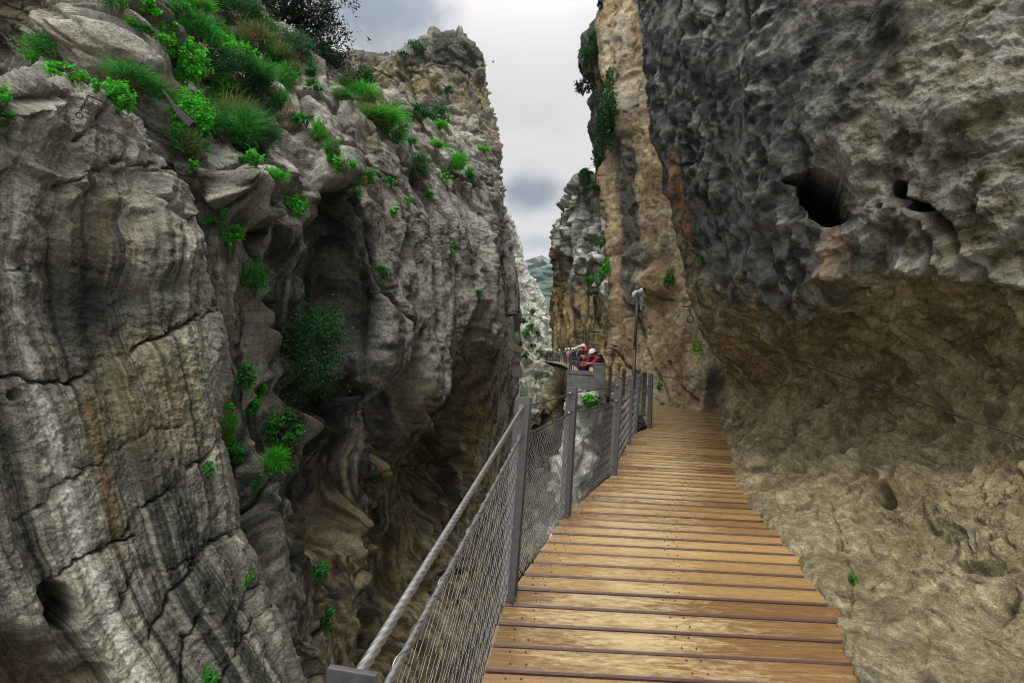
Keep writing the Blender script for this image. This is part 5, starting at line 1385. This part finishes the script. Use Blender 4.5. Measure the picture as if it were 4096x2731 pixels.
PLANTS = [
 # px, py, w, h, kind, colour, label
 (237, 12, 50, 32, 'bush', 'dark', "large dark shrub at the top of the left slope beside the tree"),
 (234, 68, 58, 36, 'bush', 'dark', "widest dark bush in the middle of the left slope"),
 (238, 53, 46, 12, 'ivy', 'bright', "bright creeper draped along the top of the widest dark bush"),
 (260, 74, 26, 22, 'grass', 'green', "feathery green tuft at the right end of the widest dark bush"),
 (190, 62, 26, 36, 'ivy', 'bright', "bright ivy mound hanging over the dark cleft left of the widest bush"),
 (171, 32, 12, 22, 'ivy', 'bright', "bright creeper climbing the right edge of the pale rounded block"),
 (177, 48, 12, 22, 'ivy', 'bright', "bright creeper midway down the cleft beside the pale block"),
 (179, 74, 10, 14, 'ivy', 'bright', "small bright sprig at the bottom of the cleft beside the pale block"),
 (196, 22, 24, 32, 'grass', 'green', "upright feathery green shrub under the frame's top, left of the large dark shrub"),
 (178, 6, 24, 18, 'bush', 'green', "green bush cut by the top edge between two feathery shrubs"),
 (199, 4, 22, 14, 'grass', 'bright', "bright feathery tuft touching the top edge above the upright shrub"),
 (152, 8, 18, 16, 'ivy', 'bright', "bright creeper at the top edge above the pale rounded block"),
 (115, 2, 26, 12, 'bush', 'green', "low green bush at the top edge left of the pale block"),
 (134, 22, 18, 6, 'ivy', 'bright', "upper end of the creeper strand crossing the pale rounded block"),
 (147, 30, 20, 7, 'ivy', 'green', "middle of the creeper strand crossing the pale rounded block"),
 (163, 39, 16, 8, 'ivy', 'bright', "lower end of the creeper strand crossing the pale rounded block"),
 (254, 38, 28, 30, 'grass', 'dry', "pale dry feathery shrub below the large dark shrub"),
 (262, 22, 20, 22, 'grass', 'green', "feathery green sprays under the tree's left side"),
 (278, 48, 24, 26, 'grass', 'dry', "dry yellowish tuft left of the round olive shrub on the skyline"),
 (298, 46, 30, 36, 'bush', 'grey', "round olive-grey shrub on the skyline under the tree"),
 (270, 55, 14, 14, 'ivy', 'green', "small leafy green clump under the dry yellowish tuft"),
 (284, 74, 26, 26, 'grass', 'green', "soft green tuft below the dry yellowish tuft"),
 (278, 96, 18, 24, 'grass', 'green', "narrow hanging tuft beneath the soft green tuft"),
 (226, 88, 26, 22, 'ivy', 'bright', "bright leafy climber just above the biggest green broom bush"),
 (216, 78, 12, 10, 'ivy', 'bright', "small bright creeper on the pale nose left of the broom bush"),
 (231, 116, 44, 52, 'grass', 'green', "biggest green broom bush in the middle of the left slope"),
 (224, 128, 26, 30, 'bush', 'green', "leafy green base of the biggest broom bush"),
 (258, 132, 28, 28, 'grass', 'grey', "grey-green broom right of the biggest broom bush"),
 (191, 114, 32, 40, 'ivy', 'bright', "bright climbing shrub wrapped around the steel beam"),
 (188, 140, 22, 24, 'grass', 'dry', "dry hanging stems under the bright shrub by the steel beam"),
 (177, 139, 15, 18, 'ivy', 'green', "small leafy shrub low on the left ledge under the steel beam"),
 (205, 126, 14, 16, 'ivy', 'green', "leafy sprig between the steel beam and the broom bush"),
 (122, 96, 22, 28, 'ivy', 'bright', "bright leafy plant in the notch above the left streaked wall"),
 (133, 74, 42, 24, 'grass', 'green', "soft grassy tuft on the ledge before the pale rounded block"),
 (137, 81, 14, 8, 'ivy', 'bright', "small bright creeper at the edge of the ledge before the pale block"),
 (110, 84, 12, 8, 'ivy', 'bright', "bright low creeper at the left end of the grassy ledge"),
 (254, 158, 16, 14, 'ivy', 'bright', "bright plant hanging over the middle lip of the left cliff"),
 (244, 146, 12, 12, 'ivy', 'green', "leafy sprig just above the plant on the middle lip"),
 (274, 171, 18, 13, 'grass', 'bright', "bright green tuft right of the plant on the middle lip"),
 (194, 166, 9, 12, 'ivy', 'bright', "little bright sprig on the corner of the streaked wall"),
 (206, 145, 10, 8, 'ivy', 'bright', "small bright leaf cluster on the pale rock under the broom bush"),
 (270, 107, 11, 11, 'ivy', 'green', "dark leafy knot in the rocks right of the hanging tuft"),
 (304, 120, 18, 12, 'ivy', 'green', "leafy plant among blocky rocks right of the grey-green broom"),
 (321, 128, 14, 18, 'grass', 'bright', "bright tuft right of the blocky rocks on the slope"),
 (332, 147, 15, 22, 'grass', 'green', "green tuft in the gully above the overhanging nose"),
 (344, 163, 18, 13, 'ivy', 'bright', "bright plants right behind the overhanging nose"),
 (364, 176, 18, 15, 'grass', 'green', "green tuft on the slope right of the overhanging nose"),
 (391, 181, 13, 8, 'ivy', 'green', "low leafy patch in the centre of the pale slope"),
 (295, 206, 19, 18, 'ivy', 'bright', "bright plant hanging left of the dark cave"),
 (366, 94, 24, 22, 'grass', 'bright', "bright round broom on the upper part of the pale slope"),
 (374, 114, 38, 17, 'grass', 'bright', "wide bright broom clump below the round one"),
 (393, 126, 32, 42, 'bush', 'green', "tall rounded green bush at the right of the broom clumps"),
 (362, 77, 27, 18, 'bush', 'dark', "dark shrub at the foot of the skyline crag"),
 (346, 80, 18, 10, 'grass', 'green', "small pale tuft on the skyline left of the dark shrub"),
 (340, 92, 18, 12, 'grass', 'green', "low tuft below the skyline between tree and crag"),
 (419, 112, 24, 16, 'bush', 'dark', "dark bush on the slope under the crag"),
 (439, 114, 20, 20, 'bush', 'grey', "grey-green bush right of the dark bush under the crag"),
 (440, 124, 16, 7, 'grass', 'bright', "bright grass strip beneath the two bushes under the crag"),
 (447, 91, 12, 10, 'bush', 'dark', "small dark bush on the face of the crag"),
 (418, 47, 18, 8, 'bush', 'dark', "flat dark bush on the left shoulder of the crag"),
 (404, 54, 12, 5, 'bush', 'dark', "tiny dark bush low on the skyline left of the crag"),
 (438, 143, 16, 8, 'grass', 'bright', "thin bright grass on the right part of the pale slope"),
 (456, 160, 15, 18, 'grass', 'bright', "bright hanging tuft near the right edge of the pale slope"),
 (418, 163, 20, 24, 'grass', 'grey', "grey-green broom in the centre right of the pale slope"),
 (429, 194, 9, 6, 'ivy', 'bright', "small bright patch above the smooth bulge"),
 (395, 210, 8, 6, 'ivy', 'bright', "tiny bright patch on the smooth bulge"),
 (470, 172, 11, 12, 'grass', 'green', "thin tuft on the right rim of the pale slope"),
 (484, 148, 10, 6, 'grass', 'bright', "low bright tuft at the top of the right rim"),
 (382, 271, 13, 12, 'ivy', 'green', "green plant on the knob below the smooth bulge's left side"),
 (454, 245, 9, 7, 'ivy', 'green', "small plant halfway down the smooth bulge"),
 (480, 292, 6, 6, 'ivy', 'green', "tiny plant low on the right of the smooth bulge"),
 (250, 278, 28, 34, 'bush', 'green', "green shrub hanging in the fissure right of the streaked wall"),
 (232, 233, 17, 18, 'ivy', 'bright', "bright plant at the top corner of the fissure"),
 (213, 222, 14, 8, 'ivy', 'bright', "bright creeper on the upper rim of the streaked wall"),
 (222, 210, 8, 9, 'ivy', 'bright', "small bright sprig just above the rim creeper"),
 (228, 428, 17, 42, 'grass', 'bright', "long hanging green tuft on the ledge right of the streaked wall"),
 (228, 402, 13, 14, 'ivy', 'bright', "leafy tuft just above the long hanging one"),
 (246, 376, 16, 22, 'ivy', 'green', "leafy plants in the cleft above the pale ledge rocks"),
 (253, 404, 16, 16, 'ivy', 'bright', "bright plants among the pale ledge rocks"),
 (283, 428, 28, 34, 'ivy', 'green', "leafy shrub right of the pale ledge rocks"),
 (278, 459, 20, 24, 'grass', 'bright', "bright tuft below the leafy ledge shrub"),
 (207, 469, 14, 12, 'ivy', 'green', "small plant on the lower streaked wall under a joint"),
 (257, 480, 9, 10, 'ivy', 'green', "tiny plant below the bright ledge tuft"),
 (318, 571, 16, 18, 'ivy', 'green', "leafy plant low on the fluted wall"),
 (325, 616, 16, 18, 'ivy', 'green', "lowest leafy plant but one on the fluted wall"),
 (250, 578, 8, 14, 'ivy', 'green', "thin plant at the right rim of the lower streaked wall"),
 (211, 676, 14, 14, 'ivy', 'green', "plant at the bottom edge under the streaked wall"),
 (375, 476, 10, 10, 'ivy', 'green', "small plant in the middle of the undercut wall"),
 (313, 350, 58, 84, 'ivy', 'dark', "big dark bush growing against the dark recess"),
 (3, 94, 12, 16, 'ivy', 'bright', "bright plant cut by the left edge under the boulder"),
 (4, 118, 16, 12, 'ivy', 'green', "second plant cut by the left edge, below the bright one"),
 (55, 50, 48, 26, 'bush', 'green', "dull green bush under the dark brow in the upper left corner"),
 (30, 57, 16, 10, 'ivy', 'bright', "bright clump at the left end of the dull green bush"),
 (70, 72, 34, 9, 'ivy', 'bright', "bright strip of leaves along the boulder ledge in the upper left"),
 (97, 86, 10, 9, 'ivy', 'bright', "small bright leaves right of the boulder ledge"),
 (216, 30, 26, 26, 'bush', 'green', "green bush between the upright feathery shrub and the large dark shrub"),
 (208, 62, 20, 24, 'grass', 'dry', "dry brownish stems between the ivy mound and the widest dark bush"),
 (222, 40, 18, 16, 'ivy', 'bright', "bright leaves in the rocks just under the large dark shrub"),
 (246, 92, 30, 16, 'bush', 'dark', "dark undergrowth below the widest dark bush"),
 (206, 100, 14, 26, 'bush', 'dark', "dark leafy strip between the steel beam's shrub and the broom bush"),
 (270, 30, 22, 16, 'bush', 'grey', "grey bush at the tree's foot on its left"),
 (292, 66, 18, 14, 'grass', 'green', "green tuft hanging below the round olive shrub"),
 (308, 68, 16, 10, 'ivy', 'green', "dark green leaves in the crack right of the round olive shrub"),
 (316, 84, 18, 9, 'ivy', 'green', "leafy strip along the crack below the skyline"),
 (243, 158, 10, 10, 'ivy', 'green', "small plant between the middle lip's two leafy patches"),
 (352, 96, 10, 8, 'grass', 'dry', "small dry tuft left of the round broom"),
 (410, 140, 14, 7, 'grass', 'green', "low green strip between the two bushes and the pale slope"),
 (446, 176, 9, 7, 'ivy', 'bright', "small bright leaves in a ledge crack of the pale slope"),
 (355, 190, 8, 12, 'grass', 'green', "thin green tuft on the ridge right of the nose"),
 (408, 200, 7, 5, 'ivy', 'bright', "tiny bright leaves on the upper smooth bulge"),
 (236, 452, 14, 16, 'ivy', 'green', "leafy plant under the long hanging tuft"),
 (262, 388, 12, 12, 'ivy', 'bright', "bright leaves at the top of the pale ledge rocks"),
 (300, 352, 18, 30, 'bush', 'grey', "grey-green left outlier of the big dark bush in the recess"),
]
for t in PLANTS: plant(*t, dens=.42 if t[2:4] == (58, 84) else 1.0)
FARP = [(587, 178, 18, 14, 'bush', 'dark', "dark bush crowning the rock tower"), (596, 188, 14, 16, 'bush', 'dark', "dark bush between tower top and ivy buttress"),
 (602, 241, 10, 14, 'bush', 'green', "green bush on the tower's right side, the uppermost of the three"), (597, 276, 12, 14, 'bush', 'green', "green bush on the tower beside the pale ledges"),
 (588, 279, 10, 8, 'bush', 'green', "small green bush at the centre of the tower"), (606, 262, 8, 18, 'ivy', 'bright', "bright leaves in the corner between tower and tan wall"),
 (592, 292, 10, 6, 'bush', 'dark', "low dark bush under the tower's pale ledges"),
 (606, 105, 12, 70, 'ivy', 'dark', "long dark ivy curtain on the ivy buttress"), (592, 50, 20, 34, 'bush', 'dark', "dark ivy mass over the head of the buttress"),
 (600, 140, 10, 50, 'ivy', 'dark', "dark ivy at the foot of the buttress"), (609, 122, 8, 60, 'ivy', 'dark', "thin dark ivy in the corner against the tan wall"),
 (584, 85, 15, 17, 'bush', 'tree', "dark leafy spray sticking out into the sky from the buttress"), (581, 63, 6, 14, 'bush', 'tree', "small dark spray on the outer edge of the buttress"), (600, 4, 6, 10, 'bush', 'tree', "dark sprig at the top edge on the tan wall's rim"),
 (670, 277, 8, 22, 'bush', 'green', "mossy green plants on the bulge of the tan wall"), (660, 386, 5, 7, 'ivy', 'bright', "tiny bright plant at the foot crack of the tan wall"),
 (699, 230, 3, 6, 'ivy', 'green', "tiny plant high on the tan wall near the overhang"), (702, 262, 5, 10, 'ivy', 'green', "small plant on the tan wall beside the overhang's edge"),
 (853, 578, 5, 9, 'ivy', 'green', "tiny plant in the crack of the right rock near the boards"),
 (588, 398, 14, 6, 'ivy', 'bright', "low green plants under the concrete parapet"), (575, 404, 8, 8, 'ivy', 'green', "small green plants on top of the pale outcrop"),
 (526, 333, 8, 10, 'bush', 'green', "green bush in the middle of the far pale slope"), (519, 342, 7, 10, 'bush', 'dark', "dark bush at the left of the far pale slope"), (533, 345, 6, 7, 'bush', 'dark', "dark bush right of the middle of the far pale slope"),
 (532, 325, 8, 6, 'bush', 'dark', "dark bush on the upper far pale slope"), (523, 321, 8, 6, 'bush', 'dark', "dark bush near the top of the scrub on the far slope"), (541, 352, 7, 7, 'bush', 'green', "green bush low on the far pale slope"), (526, 355, 7, 7, 'bush', 'dark', "dark bush at the bottom of the far pale slope"),
 (516, 312, 8, 8, 'bush', 'dark', "dark bush beside the iron frame on the far slope"), (533, 311, 7, 6, 'bush', 'dark', "dark bush at the foot of the bare far slab"), (538, 334, 6, 6, 'bush', 'dark', "small dark bush at the right of the far pale slope")]
for t in FARP:
    kw = {}
    if 578 <= t[0] <= 586 and t[1] < 100: kw['Y'] = 26.5
    plant(*t, **kw)

# ------------------------------------------------------------------ the tree on the skyline
def tree():
    rg = random.Random(11); nr_ = np.random.default_rng(11); Y = 23.0; mpp = Y / F_PX
    base = Vector(P(296, 66, Y)); root = empty("tree", base); tag(root, "dark spreading evergreen tree leaning over the skyline at the top", "tree")
    T = lambda px, py, dY=0: Vector(P(px - 13, py - 3, Y + dY)) - base
    tb = MB(); trunk = [T(296, 66), T(294, 52), T(291, 38), T(293, 22), T(300, 2), T(306, -22)]
    tb.tube(trunk, [.22, .19, .17, .15, .11, .05], 8); tr = tb.build("trunk", M['bark'], root, smooth=True)
    lb = MB(); tips = []
    LIMB = [((296, 60), (318, 50), (352, 46)), ((296, 58), (322, 54), (350, 58)), ((298, 56), (330, 52), (345, 62)), ((292, 42), (318, 30), (353, 26)), ((293, 30), (322, 14), (355, 10)), ((295, 20), (325, -4), (350, -10)),
            ((291, 40), (280, 28), (268, 20)), ((292, 36), (276, 14), (262, 4)), ((298, 8), (286, -10), (270, -22)), ((300, 0), (318, -22), (338, -34)), ((297, 50), (312, 40), (338, 36)), ((294, 26), (304, 8), (314, -18)), ((296, 62), (320, 60), (338, 54)), ((293, 32), (312, 22), (336, 18))]
    for a, b, c in LIMB:
        dy = rg.uniform(-1.6, 1.6)
        p0, p1, p2 = T(*a), T(*b, dy * .6), T(*c, dy); pts = [p0.lerp(p1, .5) + Vector((0, 0, .05)), p1, p1.lerp(p2, .5) + Vector((0, 0, rg.uniform(-.1, .15))), p2]
        lb.tube([p0] + pts, [.085, .07, .055, .04, .02], 6)
        for k in range(11):
            f = rg.uniform(.25, 1); s_ = p0.lerp(p1, f * 2) if f < .5 else p1.lerp(p2, f * 2 - 1)
            e = s_ + Vector((rg.uniform(-.5, .5), rg.uniform(-.6, .6), rg.uniform(-.45, .5))); lb.tube([s_, s_.lerp(e, .5) + Vector((0, 0, .05)), e], [.022, .016, .008], 4); tips.append(e)
            for _ in range(3):
                g = e + Vector((rg.uniform(-.28, .36), rg.uniform(-.3, .3), rg.uniform(-.28, .28))); lb.tube([e, g], [.008, .004], 3, cap=False); tips.append(g)
    lb.build("branches", M['bark'], root)
    tp = np.array([tuple(t) for t in tips]); tp = tp[(nr_.random(len(tp)) < .9)]
    n = 18000; k = nr_.integers(0, len(tp), n); p = tp[k] + nr_.normal(size=(n, 3)) * .20
    nrm = nr_.normal(size=(n, 3)); nrm /= np.linalg.norm(nrm, axis=1)[:, None]; t = np.cross(nrm, nr_.normal(size=(n, 3))); t /= np.linalg.norm(t, axis=1)[:, None]; s = np.cross(nrm, t)
    sz = mpp * 1.35 * nr_.uniform(.6, 1.3, n)[:, None]
    v = np.stack([p - t * sz, p + s * sz * .5, p + t * sz, p - s * sz * .5], 1).reshape(-1, 3)
    mesh_from("crown", v, np.arange(n * 4).reshape(n, 4), M['tree'], root, smooth=False)
tree()

# ------------------------------------------------------------------ two birds
def bird(px, py, Y, yaw, label):
    root = empty("bird", tuple(P(px, py, Y)), yaw); tag(root, label, "bird")
    skin("body", [(0, 0, 0), (0, -.16, .02), (0, -.24, .04), (0, .18, -.01), (0, .34, -.02)], [(0, 1), (1, 2), (0, 3), (3, 4)], [.075, .06, .03, .05, .03], M['iron'], root, 1)
    for s in (-1, 1):
        mb = MB(); vs_ = [(0, -.10, .02), (s * .22, -.14, .16), (s * .48, .02, .20), (s * .22, .06, .13), (0, .10, .02)]
        mb.add(vs_ + [(x, y_, z - .012) for x, y_, z in vs_], [(0, 1, 3, 4), (1, 2, 3), (9, 8, 6, 5), (8, 7, 6), (0, 5, 6, 1), (1, 6, 7, 2), (2, 7, 8, 3), (3, 8, 9, 4)]); mb.build("wing", M['iron'], root)
bird(369.2, 39.8, 60, R(60), "black bird in flight right of the tree")
bird(493, 62, 95, R(-40), "tiny bird in the open sky right of the crag")

# ------------------------------------------------------------------ the air that pales the far mountain
hm = bpy.data.materials.new("haze"); hm.use_nodes = True; ht = hm.node_tree; ht.nodes.clear()
ho_ = ht.nodes.new("ShaderNodeOutputMaterial"); pv = ht.nodes.new("ShaderNodeVolumePrincipled"); ht.links.new(pv.outputs[0], ho_.inputs['Volume'])
pv.inputs['Color'].default_value = (.80, .90, .95, 1); pv.inputs['Density'].default_value = .00006; pv.inputs['Anisotropy'].default_value = .1
mb = MB(); mb.box((0, 1400, 300), (6000, 2900, 664)); hz_ = mb.build("haze", hm); tag(hz_, kind='stuff')
